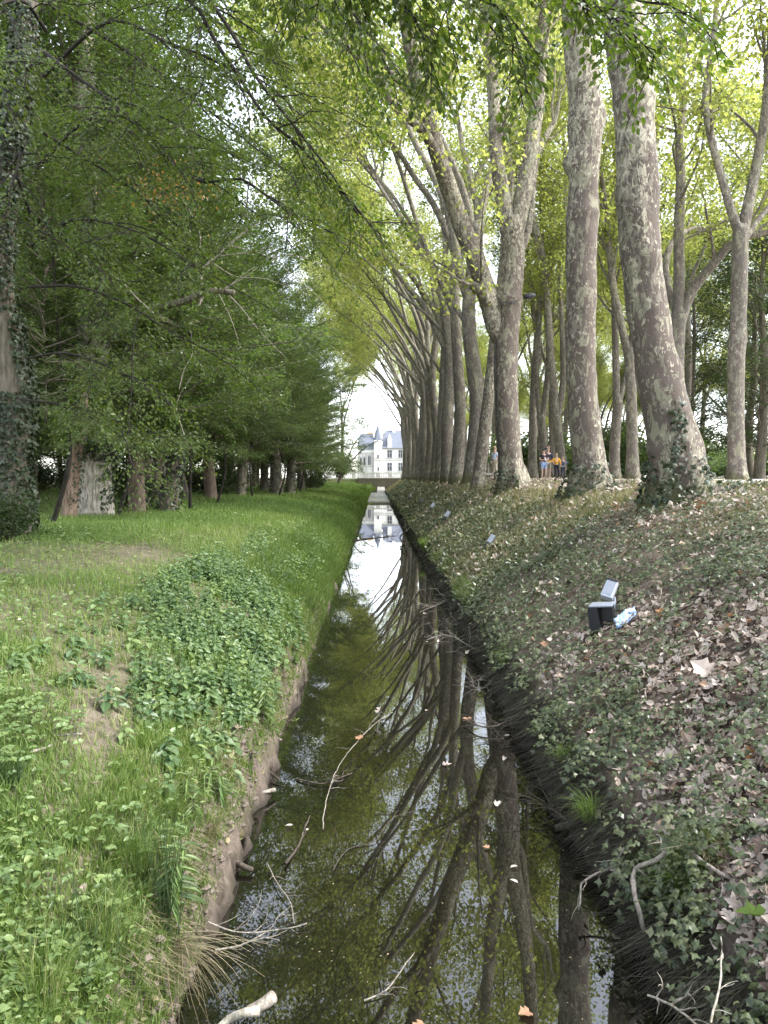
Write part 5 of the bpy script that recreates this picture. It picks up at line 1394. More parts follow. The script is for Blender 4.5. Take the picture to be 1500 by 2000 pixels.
# ================================================================== SINGLE PLANTS
def grass_tuft(px, py, label, n, h, mat, w=.005, seed=0, name='grass_tuft', bend=(0, 0, 0), lean=.6, group=None):
    p = G(px, py); rg = rng_(700 + seed)
    t = thing(name, label, 'grass tuft', (p.x, p.y, p.z - .02), 0, group)
    mb = MB(); r = .07 * rg.random(n) ** .5; a = rg.random(n) * 2 * PI
    o = np.stack([r * np.cos(a), r * np.sin(a), 0 * r], 1)
    b = np.tile(np.array(bend, float), (n, 1)) + o * 5
    blades(mb, o, h * (.5 + .7 * rg.random(n)), w, lean, rg, bend=b)
    mb.build('blade_clump', M[mat], t)
    return t
TU = 'grass tufts on the right bank'
grass_tuft(1110, 1485, 'bright grass tuft on the dark right water edge, level with the leaf litter', 120, .22, 'lush_grass', .005, 1, bend=(-.35, -.2, 0), group=TU)
grass_tuft(1158, 1600, 'larger bright grass tuft overhanging the right water edge below the first', 170, .26, 'lush_grass', .005, 2, bend=(-.4, -.2, 0), group=TU)
grass_tuft(1330, 1735, 'yellow-green grass tuft beside the knotted bare branch', 150, .25, 'lush_grass', .005, 3, bend=(-.3, -.3, 0), group=TU)
grass_tuft(1400, 1700, 'pale bleached grass tuft leaning over the ivy at the right', 40, .26, 'straw', .006, 4, bend=(-.3, -.3, 0), group=TU)
grass_tuft(1060, 1440, 'small grass tuft on the water edge under the litter patch', 70, .18, 'lush_grass', .005, 5, bend=(-.3, -.2, 0), group=TU)
grass_tuft(985, 1295, 'green grass tuft hanging at the right water edge below the ivy', 120, .22, 'lush_grass', .006, 6, bend=(-.35, -.2, 0), group=TU)
grass_tuft(830, 1075, 'far bright grass tuft at the right water edge', 160, .5, 'lush_grass', .014, 7, bend=(-.3, -.2, 0), group=TU)
TL = 'grass tufts on the left bank'
grass_tuft(15, 1530, 'dense dark green grass tuft at the left margin of the lawn', 130, .2, 'rush', .005, 8, group=TL)
grass_tuft(120, 1340, 'small leafy grass tuft in the worn lawn', 90, .14, 'grass', .006, 9, group=TL)
grass_tuft(260, 1700, 'long fine grass tuft beside the tall leafy stems', 220, .30, 'grass', .004, 10, group=TL, bend=(.15, 0, 0))
grass_tuft(330, 1600, 'fine grass tuft above the tall leafy stems on the left bank', 220, .28, 'grass', .004, 11, group=TL, bend=(.25, -.1, 0))
grass_tuft(190, 1850, 'long fine grass tuft among the round leaves at the bottom left', 200, .30, 'grass', .004, 12, group=TL)
grass_tuft(80, 1960, 'grass tuft at the bottom left corner', 220, .30, 'grass', .004, 13, group=TL)
grass_tuft(400, 1640, 'thin dry grass tuft on the bare soil edge by the water', 120, .22, 'dry_grass', .004, 14, group=TL, bend=(.4, -.2, 0))
grass_tuft(430, 1500, 'thin dry grass tuft on the soil edge below the nettles', 120, .2, 'dry_grass', .004, 15, group=TL, bend=(.3, -.2, 0))

# rush clump with dark upright stems and straw blades fallen to the water
p = G(325, 1840); rg = rng_(720)
t = thing('rush_clump', 'rush clump with tall dark stems and straw blades drooping into the water', 'rush', (p.x, p.y, p.z - .03))
mb = MB()
for i in range(34):
    a = rg.random() * 2 * PI; ln = rg.uniform(.02, .3); h = rg.uniform(.35, .75)
    d = np.array([math.cos(a) * ln, math.sin(a) * ln * .7, 1])
    tube(mb, curve(rg, (rg.normal() * .03, rg.normal() * .03, 0), d, h, 5, .03, (0, 0, -1), .02), np.linspace(.0030, .001, 6), 4, rg.random(), cap=False)
mb.build('stems', M['rush'], t)
mb = MB()
for i in range(75):
    a = rg.normal(-.75, .5); d = np.array([math.cos(a), math.sin(a) * .9, rg.uniform(.3, 1.1)])
    tube(mb, curve(rg, (rg.normal() * .05, rg.normal() * .05, 0), d, rg.uniform(.18, .62), 7, .07, (.25, -.1, -1), rg.uniform(.12, .28)), np.linspace(.0022, .0008, 8), 3, rg.random(), cap=False)
mb.build('straw_blades', M['straw'], t)
for i, (px, py, hh, lb) in enumerate([(175, 1900, .55, 'sparse tall rush stems among the round leaves at the bottom left'), (300, 1740, .5, 'sparse upright rush stems beside the tall leafy plants')]):
    p = G(px, py); t = thing('rush_clump', lb, 'rush', (p.x, p.y, p.z - .02)); mb = MB()
    for q in range(16):
        a = rg.random() * 2 * PI; d = np.array([math.cos(a) * .18, math.sin(a) * .18, 1])
        tube(mb, curve(rg, (rg.normal() * .07, rg.normal() * .05, 0), d, hh * rg.uniform(.6, 1.1), 5, .03, (0, 0, -1), .02), np.linspace(.0026, .001, 6), 4, rg.random(), cap=False)
    mb.build('stems', M['rush'], t)

def tall_herb(px, py, h, label, seed, n=1, leaf=.10):
    p = G(px, py); rg = rng_(730 + seed)
    t = thing('willowherb', label, 'plant', (p.x, p.y, p.z)); mb = MB()
    for q in range(n): nettle(mb, p.x + rg.normal() * .05, p.y + rg.normal() * .05, h * rg.uniform(.75, 1.1), rg, leaf, T_LANCE, 11, lean=.08)
    mb.build('leafy_stems', M['herb_leaf'], t, off=(p.x, p.y, p.z))
tall_herb(335, 1790, .42, 'pale willow-leaved stems standing behind the rush clump', 1, 4)
tall_herb(415, 1560, .26, 'willow-leaved plant on the soil edge below the nettles', 2, 3, .085)
tall_herb(590, 1460, .20, 'small leafy plant leaning over the water below the nettles', 3, 4, .07)
tall_herb(620, 1510, .12, 'small leafy plant growing from the wet sticks in the water', 4, 4, .05)
tall_herb(505, 1400, .36, 'narrow-leaved plant at the water end of the nettles', 5, 4, .085)
tall_herb(365, 1590, .20, 'low leafy plant on the lawn edge left of the soil', 6, 3, .07)
p = G(728, 985); t = thing('reed_clump', 'green reeds on the left bank close to the far bridge', 'reeds', (-1.25, 118, zg1(-1.25, 118))); mb = MB(); n = 260
o = np.stack([rg.normal(size=n) * .45, rg.normal(size=n) * 3.5, 0 * rg.normal(size=n)], 1); blades(mb, o, 1.1 * (.6 + .7 * rg.random(n)), .10, .35, rg)
mb.build('blade_clump', M['lush_grass'], t)

# ================================================================== BRANCHES AND LEAVES IN THE WATER
def stick(label, px, r0, r1, mat, seed, z=0.015, subs=(), twigs=0, tl=.25, group=None, name='fallen_branch', zs=None):
    rg = rng_(740 + seed)
    pts = np.array([W(a, b, (zs[i] if zs else z)) for i, (a, b) in enumerate(px)])
    c0 = pts[len(pts) // 2].copy(); c0[2] = 0
    t = thing(name, label, 'branch', tuple(c0), 0, group); mb = MB()
    s_, r_ = smooth_line(pts + rg.normal(size=pts.shape) * [.008, .008, .004], np.linspace(r0, r1, len(pts)), .05)
    s_ = s_ + np.cumsum(rg.normal(size=s_.shape) * [.004, .004, .001], 0) * np.minimum(1, r0 / .006); s_[:, 2] = np.maximum(s_[:, 2], .002)
    tube(mb, s_, r_, 8, rough=.18, rng=rg)
    for q in range(twigs):
        i = int((.15 + .8 * rg.random()) * (len(s_) - 2)); d = perp_dir(rg, unit(s_[i + 1] - s_[i]), R(rg.uniform(25, 70)), np.array([0, 0, .35])); d[2] = abs(d[2]) * .6
        c = curve(rg, s_[i], d, tl * rg.uniform(.4, 1.2), 6, .28, (0, 0, -1), .05); c[:, 2] = np.maximum(c[:, 2], .004)
        tube(mb, c, np.linspace(r1 * .9, .0012, 7), 4, cap=False)
        if rg.random() < .6:
            d2 = perp_dir(rg, unit(c[3] - c[2]), .8); d2[2] = abs(d2[2]) * .5; c2 = curve(rg, c[3], d2, tl * .4, 4, .3, (0, 0, -1), .05); c2[:, 2] = np.maximum(c2[:, 2], .004); tube(mb, c2, np.linspace(r1 * .6, .001, 5), 3, cap=False)
    mb.build('wood', M[mat], t, True, c0)
    return t
BR = 'branches lying in the ditch water'
stick('thick broken pale log end at the bottom, among the straw blades', [(420, 2010), (445, 1985), (478, 1972), (500, 1972)], .018, .022, 'pale_wood', 1, zs=[.06, .1, .14, .14], group=BR)
stick('short broken birch piece lying against the pale log at the bottom', [(478, 1978), (505, 1962), (532, 1948)], .026, .030, 'dead_twig', 2, zs=[.10, .12, .12], group=BR)
stick('pale thin branch reaching from the left soil edge onto the water', [(405, 1800), (440, 1815), (490, 1820), (560, 1812), (600, 1802)], .005, .003, 'dead_twig', 3, zs=[.12, .08, .04, .02, .02], twigs=6, group=BR)
stick('grey stick slanting from the left edge below the pale thin branch', [(420, 1858), (470, 1850), (520, 1820)], .006, .004, 'dead_twig', 4, twigs=3, group=BR)
stick('pale bent twig standing in the dark water left of the middle', [(528, 1690), (545, 1725), (562, 1760), (570, 1800)], .004, .0025, 'dead_twig', 5, zs=[.02, .03, .03, .01], twigs=4, tl=.15, group=BR)
stick('dark wet log end jutting from the left soil bank', [(430, 1660), (462, 1690), (495, 1702)], .024, .016, 'wet_twig', 6, zs=[.09, .05, .03], group=BR)
stick('broken root end curving over the left soil edge', [(490, 1555), (515, 1547), (540, 1542)], .012, .018, 'dead_twig', 7, zs=[.05, .07, .05], group=BR)
stick('dark forked stick on the soil edge above the curving root end', [(503, 1480), (520, 1505), (545, 1520)], .014, .008, 'wet_twig', 8, zs=[.1, .05, .03], twigs=3, group=BR)
stick('long thin pale stick rising diagonally out of the water with curled leaves', [(628, 1620), (633, 1570), (655, 1500), (690, 1450), (730, 1412), (765, 1390)], .0045, .0025, 'dead_twig', 9, zs=[.01, .02, .05, .08, .10, .10], twigs=9, group=BR)
stick('straight wet stick lying left of the long pale one', [(560, 1690), (585, 1650), (605, 1590)], .010, .006, 'wet_twig', 10, twigs=1, group=BR)
stick('dark twig tangle on the water below the small leafy plant', [(580, 1520), (640, 1530), (690, 1510)], .008, .004, 'wet_twig', 11, twigs=10, group=BR)
stick('thin pale curved twig across the middle of the dark water', [(650, 1700), (680, 1655), (730, 1640), (760, 1600), (808, 1580)], .0032, .002, 'wet_twig', 12, twigs=9, group=BR)
stick('pale twig pointing up from the bottom of the water', [(712, 1955), (750, 1935), (775, 1905), (800, 1870), (805, 1860)], .0045, .002, 'dead_twig', 13, zs=[.01, .02, .03, .05, .05], twigs=4, tl=.14, group=BR)
stick('bare twig tangle off the right bank opposite the electrical box', [(960, 1280), (925, 1265), (895, 1245), (870, 1240), (838, 1250)], .010, .004, 'dead_twig', 14, twigs=22, tl=.45, zs=[.1, .1, .07, .05, .03], group=BR)
stick('upper bare twig tangle at the right water edge beyond the electrical box', [(900, 1180), (880, 1170), (855, 1180), (820, 1195)], .010, .004, 'dead_twig', 15, twigs=20, tl=.6, zs=[.12, .1, .06, .03], group=BR)
stick('black branch lying off the right bank below the litter patch', [(1010, 1402), (965, 1420), (930, 1418), (905, 1405)], .013, .006, 'wet_twig', 16, twigs=10, tl=.35, zs=[.1, .06, .05, .05], group=BR)
stick('curved dark twig standing in the middle of the water', [(800, 1270), (805, 1240), (825, 1222), (850, 1215)], .009, .005, 'wet_twig', 17, twigs=3, zs=[.02, .06, .1, .1], group=BR)
stick('far dark branch stretched across the water', [(690, 1056), (715, 1052), (745, 1049), (770, 1046)], .03, .012, 'wet_twig', 18, twigs=8, tl=1.2, group=BR)
stick('far forked branch standing at the right side of the water', [(790, 1064), (782, 1050), (795, 1036), (787, 1030)], .03, .015, 'wet_twig', 19, twigs=6, tl=.9, zs=[.02, .2, .5, .3], group=BR)
stick('knotted bare branch bent over the right bank', [(1268, 1838), (1258, 1790), (1246, 1745), (1240, 1702), (1285, 1685), (1335, 1652), (1390, 1690), (1440, 1722)], .014, .011, 'dead_twig', 20, zs=[.12, .28, .36, .42, .50, .58, .58, .52], twigs=4, tl=.2, group=BR)
stick('pale hooked branch reaching from the right bank over the water', [(1225, 1655), (1195, 1690), (1165, 1705), (1140, 1725), (1133, 1760), (1136, 1778)], .009, .005, 'dead_twig', 21, zs=[.36, .24, .2, .16, .12, .08], twigs=5, tl=.18, group=BR)
stick('pale forked sticks at the bottom right corner', [(1268, 1940), (1310, 1962), (1345, 1995), (1370, 2030)], .006, .005, 'pale_wood', 22, zs=[.1, .14, .2, .25], twigs=6, tl=.2, group=BR)
stick('thin upright pale twig against the ivy at the bottom right', [(1395, 2000), (1400, 1930), (1402, 1860), (1398, 1825)], .005, .003, 'pale_wood', 23, zs=[.42, .5, .6, .68], twigs=3, tl=.12, group=BR)
stick('grey twig lying on the near left lawn', [(62, 1470), (85, 1462), (108, 1456)], .010, .007, 'dead_twig', 24, zs=[1.02, 1.03, 1.03], group=BR)
stick('pale stick lying in the worn lawn patch on the left', [(108, 1440), (140, 1437), (164, 1432)], .007, .005, 'dead_twig', 25, zs=[1.02, 1.03, 1.03], group=BR)
stick('dark stump edge jutting into the water from the right bank', [(1170, 1600), (1130, 1606), (1085, 1618)], .05, .025, 'wet_twig', 26, zs=[.08, .05, .03], group=BR)

for i_, (px, sd_, lb) in enumerate([([(1060, 1440), (1020, 1430), (975, 1445), (940, 1440)], 31, 'dark twigs lying on the water below the black branch'), ([(1000, 1340), (965, 1330), (940, 1345), (915, 1335)], 32, 'bare grey twigs at the water edge between the tangle and the black branch'),
    ([(930, 1225), (905, 1215), (885, 1220), (860, 1205)], 33, 'pale twigs between the two bare tangles at the right water edge'), ([(860, 1130), (845, 1120), (830, 1128), (812, 1122)], 34, 'far bare twigs at the right water edge past the upper tangle'),
    ([(1105, 1600), (1070, 1575), (1040, 1580)], 35, 'dark twigs beside the stump edge at the right bank')]):
    stick(lb, px, .008, .003, 'dead_twig' if i_ in (1, 2) else 'wet_twig', sd_, twigs=16, tl=.4, zs=[.12, .08, .05, .03][:len(px)], group=BR)
lm_ = MB(); leaves(lm_, T_CURL, np.zeros((1, 3)), np.array([[1.0, 0, 0]]), np.array([[0, 0, 1.0]]), .09, .72); lme = lm_.mesh('plane_leaf', M['litter'])
lm_ = MB(); leaves(lm_, T_PLANE, np.zeros((1, 3)), np.array([[1.0, 0, 0]]), np.array([[0, 0, 1.0]]), .09, .97); lmo = lm_.mesh('plane_leaf', M['litter'])
lm_ = MB(); leaves(lm_, T_OVAL, np.zeros((1, 3)), np.array([[1.0, 0, 0]]), np.array([[0, 0, 1.0]]), .08, .62); lmv = lm_.mesh('fallen_leaf', M['litter'])
lm_ = MB(); leaves(lm_, T_PLANE, np.zeros((1, 3)), np.array([[1.0, 0, 0]]), np.array([[0, 0, 1.0]]), .13, .6); lmg = lm_.mesh('plane_leaf', M['nettle_leaf'])
FL = 'fallen leaves floating on the water'
for i, (px, py, me, s, up, lb) in enumerate([
    (572, 1612, lmv, .8, .1, 'pale oval leaf floating near the left soil edge'), (600, 1622, lmv, .5, .1, 'small pinkish leaf floating beside the pale oval one'), (738, 1392, lme, 1.1, .9, 'large curled brown leaf caught upright on the long pale stick'),
    (705, 1442, lmo, .8, .9, 'curled brown leaf hanging on the lower part of the long pale stick'), (866, 1495, lme, .9, .3, 'pinkish lobed leaf floating in the middle of the water'), (971, 1575, lme, 1.05, .1, 'star-shaped tan leaf floating in front of the forked trunk reflection'),
    (1011, 1691, lmv, .7, .1, 'small tan leaf floating below the star-shaped one'), (1012, 1724, lmv, .7, .2, 'small curled leaf floating just under the small tan one'), (986, 1480, lme, .7, .3, 'tan lobed leaf floating left of the bright grass tuft'),
    (1200, 1833, lmv, 1.2, .4, 'curled tan leaf floating by the right water edge near the bottom'), (1034, 1976, lmo, .7, .3, 'small orange leaf floating near the bottom of the water'), (912, 1277, lme, 1.0, .5, 'brown leaf caught on the twig tangle opposite the electrical box'),
    (858, 1252, lme, .9, .3, 'tan leaf at the end of the twig tangle in the middle of the water'), (835, 1254, lmv, .9, .2, 'flat leaf just left of the leaf on the twig tangle'), (832, 1200, lme, 1.0, .2, 'pale leaf caught at the tip of the upper twig tangle'),
    (912, 1402, lmo, 1.0, .4, 'orange leaf lying on the black branch'), (996, 1437, lmv, .9, .3, 'curled leaf behind the black branch'), (828, 2000, lmo, .8, .3, 'orange leaf at the very bottom of the water'),
    (832, 1388, lmv, .7, .1, 'small leaf floating right of the large curled one'), (955, 1655, lmo, .5, .2, 'tiny orange leaf floating in the dark reflection')]):
    p = W(px, py, .012 if up < .5 else .09)
    o = bpy.data.objects.new(me.name, me); C.objects.link(o); o.location = p; o.scale = (s, s, s)
    rg = rng_(800 + i); o.rotation_euler = (rg.normal() * up * .8, rg.normal() * up * .8, rg.random() * 6.28)
    tag(o, lb, 'leaf', FL)
FG = 'large dead leaves on the right bank'
for i, (px, py, me, s, lb) in enumerate([(1205, 1710, lme, 1.2, 'large curled brown leaf behind the hooked branch'), (1240, 1610, lme, 1.2, 'brown lobed leaf hanging above the hooked branch'), (1355, 1860, lmv, 1.7, 'long tan leaf hanging down at the bottom right'),
    (1468, 1830, lmv, 1.7, 'second long tan leaf hanging to the right of the first'), (1230, 1675, lmv, 1.1, 'tan pointed leaf standing beside the knotted branch'), (1395, 1875, lmv, 1.0, 'small tan leaf below the long hanging ones'), (1240, 1836, lmo, .8, 'orange leaf at the foot of the knotted branch'),
    (1140, 1418, lmo, .8, 'orange curled leaf on the bank below the litter patch'), (1196, 997, lmo, 2.0, 'orange leaf on the bank below the second great trunk'), (1378, 995, lmo, 1.8, 'orange leaf on the bank below the first great trunk'),
    (1428, 1345, lme, 1.2, 'pale broad leaf on the ivy at the right'), (1310, 1320, lme, 1.2, 'pinkish broad leaf on the litter patch'), (1060, 1268, lmo, .9, 'reddish leaf at the water end of the litter patch')]):
    p = G(px, py); o = bpy.data.objects.new(me.name, me); C.objects.link(o); o.location = (p.x, p.y, p.z + .05); o.scale = (s, s, s); rg = rng_(830 + i)
    o.rotation_euler = ((.7 if me is not lmv else 1.2) + rg.normal() * .2, rg.normal() * .3, rg.random() * 6.28 if me is not lmv else 1.4)
    tag(o, lb, 'leaf', FG)
p = G(1495, 1805); o = bpy.data.objects.new('plane_leaf', lmg); C.objects.link(o); o.location = (p.x - .02, p.y - .02, p.z + .06); o.rotation_euler = (.9, .1, 2.6); o.scale = (.95, .95, .95)
tag(o, 'large fresh yellow-green plane leaf at the bottom right', 'leaf')

# ================================================================== FLOODLIGHTS, BOX, LITTER
M['black_plastic'] = mat_plain('black_plastic', (.012, .013, .017), .42, .2, 30)
M['grey_metal'] = mat_plain('grey_metal', (.38, .41, .47), .4, .08, 25, spec=.5)
M['grey_dark'] = mat_plain('grey_dark', (.20, .22, .26), .35, .08, 25)
M['concrete'] = mat_plain('concrete', (.30, .27, .24), .9, .15, 12)
p = G(1166, 1238); bxo = thing('electrical_box', 'black electrical box standing on the right bank beside the floodlight', 'box', (p.x + .02, p.y, p.z - .02), R(-28))
lean = (R(4), R(-6), 0)
mb = MB(); box(mb, (-.035, 0, .17), (.11, .20, .33), lean); bevel(mb.build('housing', M['black_plastic'], bxo), .006)
mb = MB(); box(mb, (.03, .0, .345), (.25, .215, .016), lean); bevel(mb.build('lid', M['grey_dark'], bxo), .004)
mb = MB(); box(mb, (.09, .04, .25), (.12, .12, .16), lean); bevel(mb.build('connector_block', M['black_plastic'], bxo), .005)
for s in (-1, 1):
    mb = MB(); tube(mb, [(-.03 + .09 * s, -.10, .356), (-.03 + .09 * s, -.10, .362)], [.006, .006], 8); mb.build('screw', M['grey_metal'], bxo)
p2 = G(1190, 1200); fl = thing('floodlight', 'grey floodlight tilted upward on a bracket behind the black box', 'lamp', (p2.x, p2.y, p2.z), R(-30))
tl = (R(-38), R(14), 0)
mb = MB(); box(mb, (0, 0, .28), (.135, .10, .235), tl, taper=.93); bevel(mb.build('casing', M['grey_metal'], fl), .014, 3)
rm = Euler(tl).to_matrix(); fc = Vector((0, 0, .28)) + rm @ Vector((0, -.051, .0))
mb = MB(); box(mb, tuple(fc), (.10, .008, .18), tl); mb.build('glass_front', M['grey_dark'], fl)
fc = Vector((0, 0, .28)) + rm @ Vector((0, -.052, .104))
mb = MB(); box(mb, tuple(fc), (.115, .012, .02), tl); mb.build('visor', M['black_plastic'], fl)
mb = MB(); tube(mb, [(.05, .02, -.05), (.06, .01, .10), (.045, .03, .2)], [.018, .016, .014], 8); mb.build('bracket', M['grey_metal'], fl)

# crumpled plastic wrapper
p = G(1222, 1216); rg = rng_(850)
def wrapper_mat():
    m, nt, bs, out = _new('wrapper'); co = nd(nt, 'ShaderNodeTexCoord').outputs['Object']
    n = tex_noise(nt, mapped(nt, co, (1, 1, 1)), 5, 2)
    nt.links.new(ramp(nt, n, [(.40, (.42, .66, .66)), (.5, (.60, .74, .76)), (.54, (.16, .26, .55)), (.62, (.30, .42, .70))]), bs.inputs['Base Color'])
    bs.inputs['Roughness'].default_value = .25; return m
gx, gy = np.meshgrid(np.linspace(-.11, .11, 15), np.linspace(-.065, .065, 10), indexing='ij')
gz = .045 + .05 * fbm(gx * 22, gy * 22, 9) - 1.2 * (gx ** 2 + gy ** 2) + rg.normal(size=gx.shape) * .006
i = np.arange(14)[:, None] * 10; j = np.arange(9)[None]
mb = MB(); mb.add(np.stack([gx, gy, gz + gy * .7 - gx * -.6], -1).reshape(-1, 3), np.stack([i + j, i + 10 + j, i + 11 + j, i + j + 1], -1).reshape(-1, 4))
o = mb.build('plastic_wrapper', wrapper_mat()); o.location = (p.x, p.y, p.z); m_ = o.modifiers.new('thick', 'SOLIDIFY'); m_.thickness = .002
tag(o, 'crumpled teal and blue plastic wrapper lying in the dead leaves', 'wrapper')

FLG = 'small floodlights in a line along the right bank'
for i, (px, py, s, lb) in enumerate([(952, 1075, .72, 'small grey floodlight on the ivy bank, nearest of the far ones'), (868, 1022, .9, 'small grey floodlight with a black box, second of the far ones on the bank'), (841, 1000, .85, 'small grey floodlight on the bank, third of the far ones'),
                                   (818, 990, 1.0, 'dark stub of a floodlight on the bank, fourth of the far ones'), (799, 978, 1.0, 'dark stub of a floodlight on the bank, farthest one')]):
    p = G(px, py); t = thing('bank_floodlight', lb, 'lamp', (p.x, p.y, p.z), R(-30 + 10 * i), FLG); t.scale = (s, s, s)
    mb = MB(); box(mb, (0, 0, .10), (.18, .16, .22)); bevel(mb.build('housing', M['black_plastic'], t), .01)
    mb = MB(); box(mb, (.10, .06, .36), (.16, .12, .30), (R(-30), R(24), 0), taper=.9); bevel(mb.build('casing', M['grey_dark'] if i < 3 else M['black_plastic'], t), .015)
    mb = MB(); tube(mb, [(.05, .03, .18), (.09, .05, .30)], [.02, .02], 6); mb.build('bracket', M['grey_metal'], t)

# floodlight strapped under the fork of the third plane, with its cable
Yf = 26.9
def rel(px, py, Y=Yf): return P(px, py, Y)
a = rel(1020, 580); t = thing('tree_floodlight', 'black floodlight on a bracket under the fork of the third plane', 'lamp', tuple(a))
q = lambda px, py, Y=Yf: tuple(rel(px, py, Y) - a)
mb = MB(); tube(mb, [q(1013, 572), q(1019, 584), q(1028, 583)], [.03, .03, .025], 8); mb.build('bracket', M['iron'], t, True)
mb = MB(); tube(mb, [q(1023, 579), q(1026, 579), q(1034, 578), q(1040, 577), q(1046, 576)], [.06, .10, .115, .09, .05], 12); mb.build('casing', M['black_plastic'], t, True)
for px in (1029, 1033):
    mb = MB(); tube(mb, [q(px, 582), q(px, 590)], [.018, .012], 6); mb.build('cooling_fin', M['iron'], t)
mb = MB(); cpts = []
for py in list(range(590, 940, 20)):
    i_ = int(np.argmin(np.abs(sp3[:, 2] - P(990, py, Y3).z))); c_ = sp3[i_]; r_ = sr3[i_]
    ang = R(-150 if py < 900 else -155); cpts.append((c_[0] + math.cos(ang) * (r_ * 1.06 + .02), c_[1] + math.sin(ang) * (r_ * 1.06 + .02), c_[2]))
cpts = [tuple(rel(1016, 584)), tuple(rel(1000, 592, Y3 - .75)), tuple(rel(975, 590, Y3 - .7))] + cpts[1:]
s_, r_ = smooth_line(np.array(cpts), np.full(len(cpts), .016), .3); tube(mb, s_, r_, 6)
tag(mb.build('cable', M['black_plastic']), 'black cable running down the trunk of the forked plane tree', 'cable')

# bench beyond the forked plane
p = P(947, 934, 38); t = thing('stone_bench', 'plain concrete bench beside the leaning slim plane', 'bench', (p.x + .05, 38, zg1(p.x, 38)))
mb = MB(); box(mb, (0, 0, .42), (1.3, .45, .10)); bevel(mb.build('seat', M['concrete'], t), .015)
for s in (-1, 1):
    mb = MB(); box(mb, (s * .5, 0, .18), (.14, .38, .37)); mb.build('leg', M['concrete'], t)

# ================================================================== PEOPLE
SK = mat_plain('skin', (.52, .33, .25), .5, .05, 6, bmp=0)
def cloth(n, c): return mat_plain(n, c, .85, .12, 20)
def skin_mesh(name, verts, edges, radii, root, mat, parent, sub=1):
    me = bpy.data.meshes.new(name); me.from_pydata(verts, edges, []); me.materials.append(mat)
    o = bpy.data.objects.new(name, me); C.objects.link(o); o.parent = parent
    m = o.modifiers.new('skin', 'SKIN'); m.use_smooth_shade = True
    for d, r_ in zip(me.skin_vertices[0].data, radii):
        d.radius = (r_, r_) if not hasattr(r_, '__len__') else r_
    for d in me.skin_vertices[0].data: d.use_root = False
    me.skin_vertices[0].data[root].use_root = True
    s = o.modifiers.new('sub', 'SUBSURF'); s.levels = sub; s.render_levels = sub
    return o
def person(label, x, y, h, rz, larm, rarm, top, bottom, hair, shoes, top_mat, bot_mat, hair_mat, shorts=False, sleeves='short', stance=(.10, .10, 0, 0), lean=(0, 0)):
    """arms: elbow and hand positions in body space for a 1.75 m figure, facing -y"""
    t = thing('person', label, 'person', (x, y, zg1(x, y) + .022), R(rz)); k = h / 1.75; t.scale = (k, k, k)
    lx, ly = lean
    J = dict(pel=(0, 0, .95), sp=(lx * .4, ly * .4, 1.16), ch=(lx, ly, 1.36), nk=(lx, ly, 1.49), h0=(lx, ly - .015, 1.57), h1=(lx, ly - .02, 1.69),
             lh=(.095, 0, .90), lk=(stance[0] + .01, -.03 + stance[2] * .5, .50), la=(stance[0] + .03, stance[2], .09), lt=(stance[0] + .05, stance[2] - .15, .035),
             rh=(-.095, 0, .90), rk=(-stance[1] - .01, -.03 + stance[3] * .5, .50), ra=(-stance[1] - .03, stance[3], .09), rt=(-stance[1] - .05, stance[3] - .15, .035),
             ls=(.19 + lx, ly, 1.41), le=larm[0], lw=larm[1], rs=(-.19 + lx, ly, 1.41), re=rarm[0], rw=rarm[1])
    nm = list(J); V = [J[q] for q in nm]; ix = {q: i for i, q in enumerate(nm)}
    E = [('pel', 'sp'), ('sp', 'ch'), ('ch', 'nk'), ('nk', 'h0'), ('h0', 'h1'), ('pel', 'lh'), ('lh', 'lk'), ('lk', 'la'), ('la', 'lt'), ('pel', 'rh'), ('rh', 'rk'), ('rk', 'ra'), ('ra', 'rt'),
         ('ch', 'ls'), ('ls', 'le'), ('le', 'lw'), ('ch', 'rs'), ('rs', 're'), ('re', 'rw')]
    RD_ = dict(pel=.13, sp=.12, ch=.135, nk=.055, h0=.075, h1=.088, lh=.088, lk=.056, la=.038, lt=.034, rh=.088, rk=.056, ra=.038, rt=.034, ls=.06, le=.042, lw=.03, rs=.06, re=.042, rw=.03)
    E = [(ix[a], ix[b]) for a, b in E]; Rr = [RD_[q] for q in nm]
    for e_, w_ in (('le', 'lw'), ('re', 'rw')):          # palm, four fingers and a thumb
        ev, wv = np.array(J[e_]), np.array(J[w_]); d = unit(wv - ev); s_ = unit(np.cross(d, [0.1, 1, .2])); u_ = np.cross(s_, d)
        V.append(tuple(wv + d * .07)); Rr.append(.030); pi_ = len(V) - 1; E.append((ix[w_], pi_))
        for f in range(4):
            L_ = (.06, .075, .07, .055)[f]; V.append(tuple(wv + d * .085 + s_ * (f - 1.5) * .021)); Rr.append(.010); E.append((pi_, len(V) - 1))
            V.append(tuple(wv + d * (.085 + L_) + s_ * (f - 1.5) * .024 + u_ * .02)); Rr.append(.008); E.append((len(V) - 2, len(V) - 1))
        V.append(tuple(wv + d * .075 - s_ * .055 + u_ * .01)); Rr.append(.011); E.append((ix[w_], len(V) - 1))
    skin_mesh('body', V, E, Rr, 0, SK, t, 1)
    def part(name, segs, mat, grow, over=None):
        names = []; 
        for s in segs:
            for q in s:
                if q not in names: names.append(q)
        P_ = dict(J); P_.update(over or {})
        skin_mesh(name, [P_[q] for q in names], [(names.index(a), names.index(b)) for a, b in segs], [RD_.get(q, .05) + grow.get(q, .014) for q in names], 0, mat, t, 1)
    half = lambda a, b, f: tuple(np.array(J[a]) * (1 - f) + np.array(J[b]) * f)
    sl = .55 if sleeves == 'short' else .97
    ov = {'lE': half('ls', 'le', .6) if sleeves == 'short' else J['le'], 'rE': half('rs', 're', .6) if sleeves == 'short' else J['re'], 'lW': half('le', 'lw', .92), 'rW': half('re', 'rw', .92), 'hip': (0, 0, .88)}
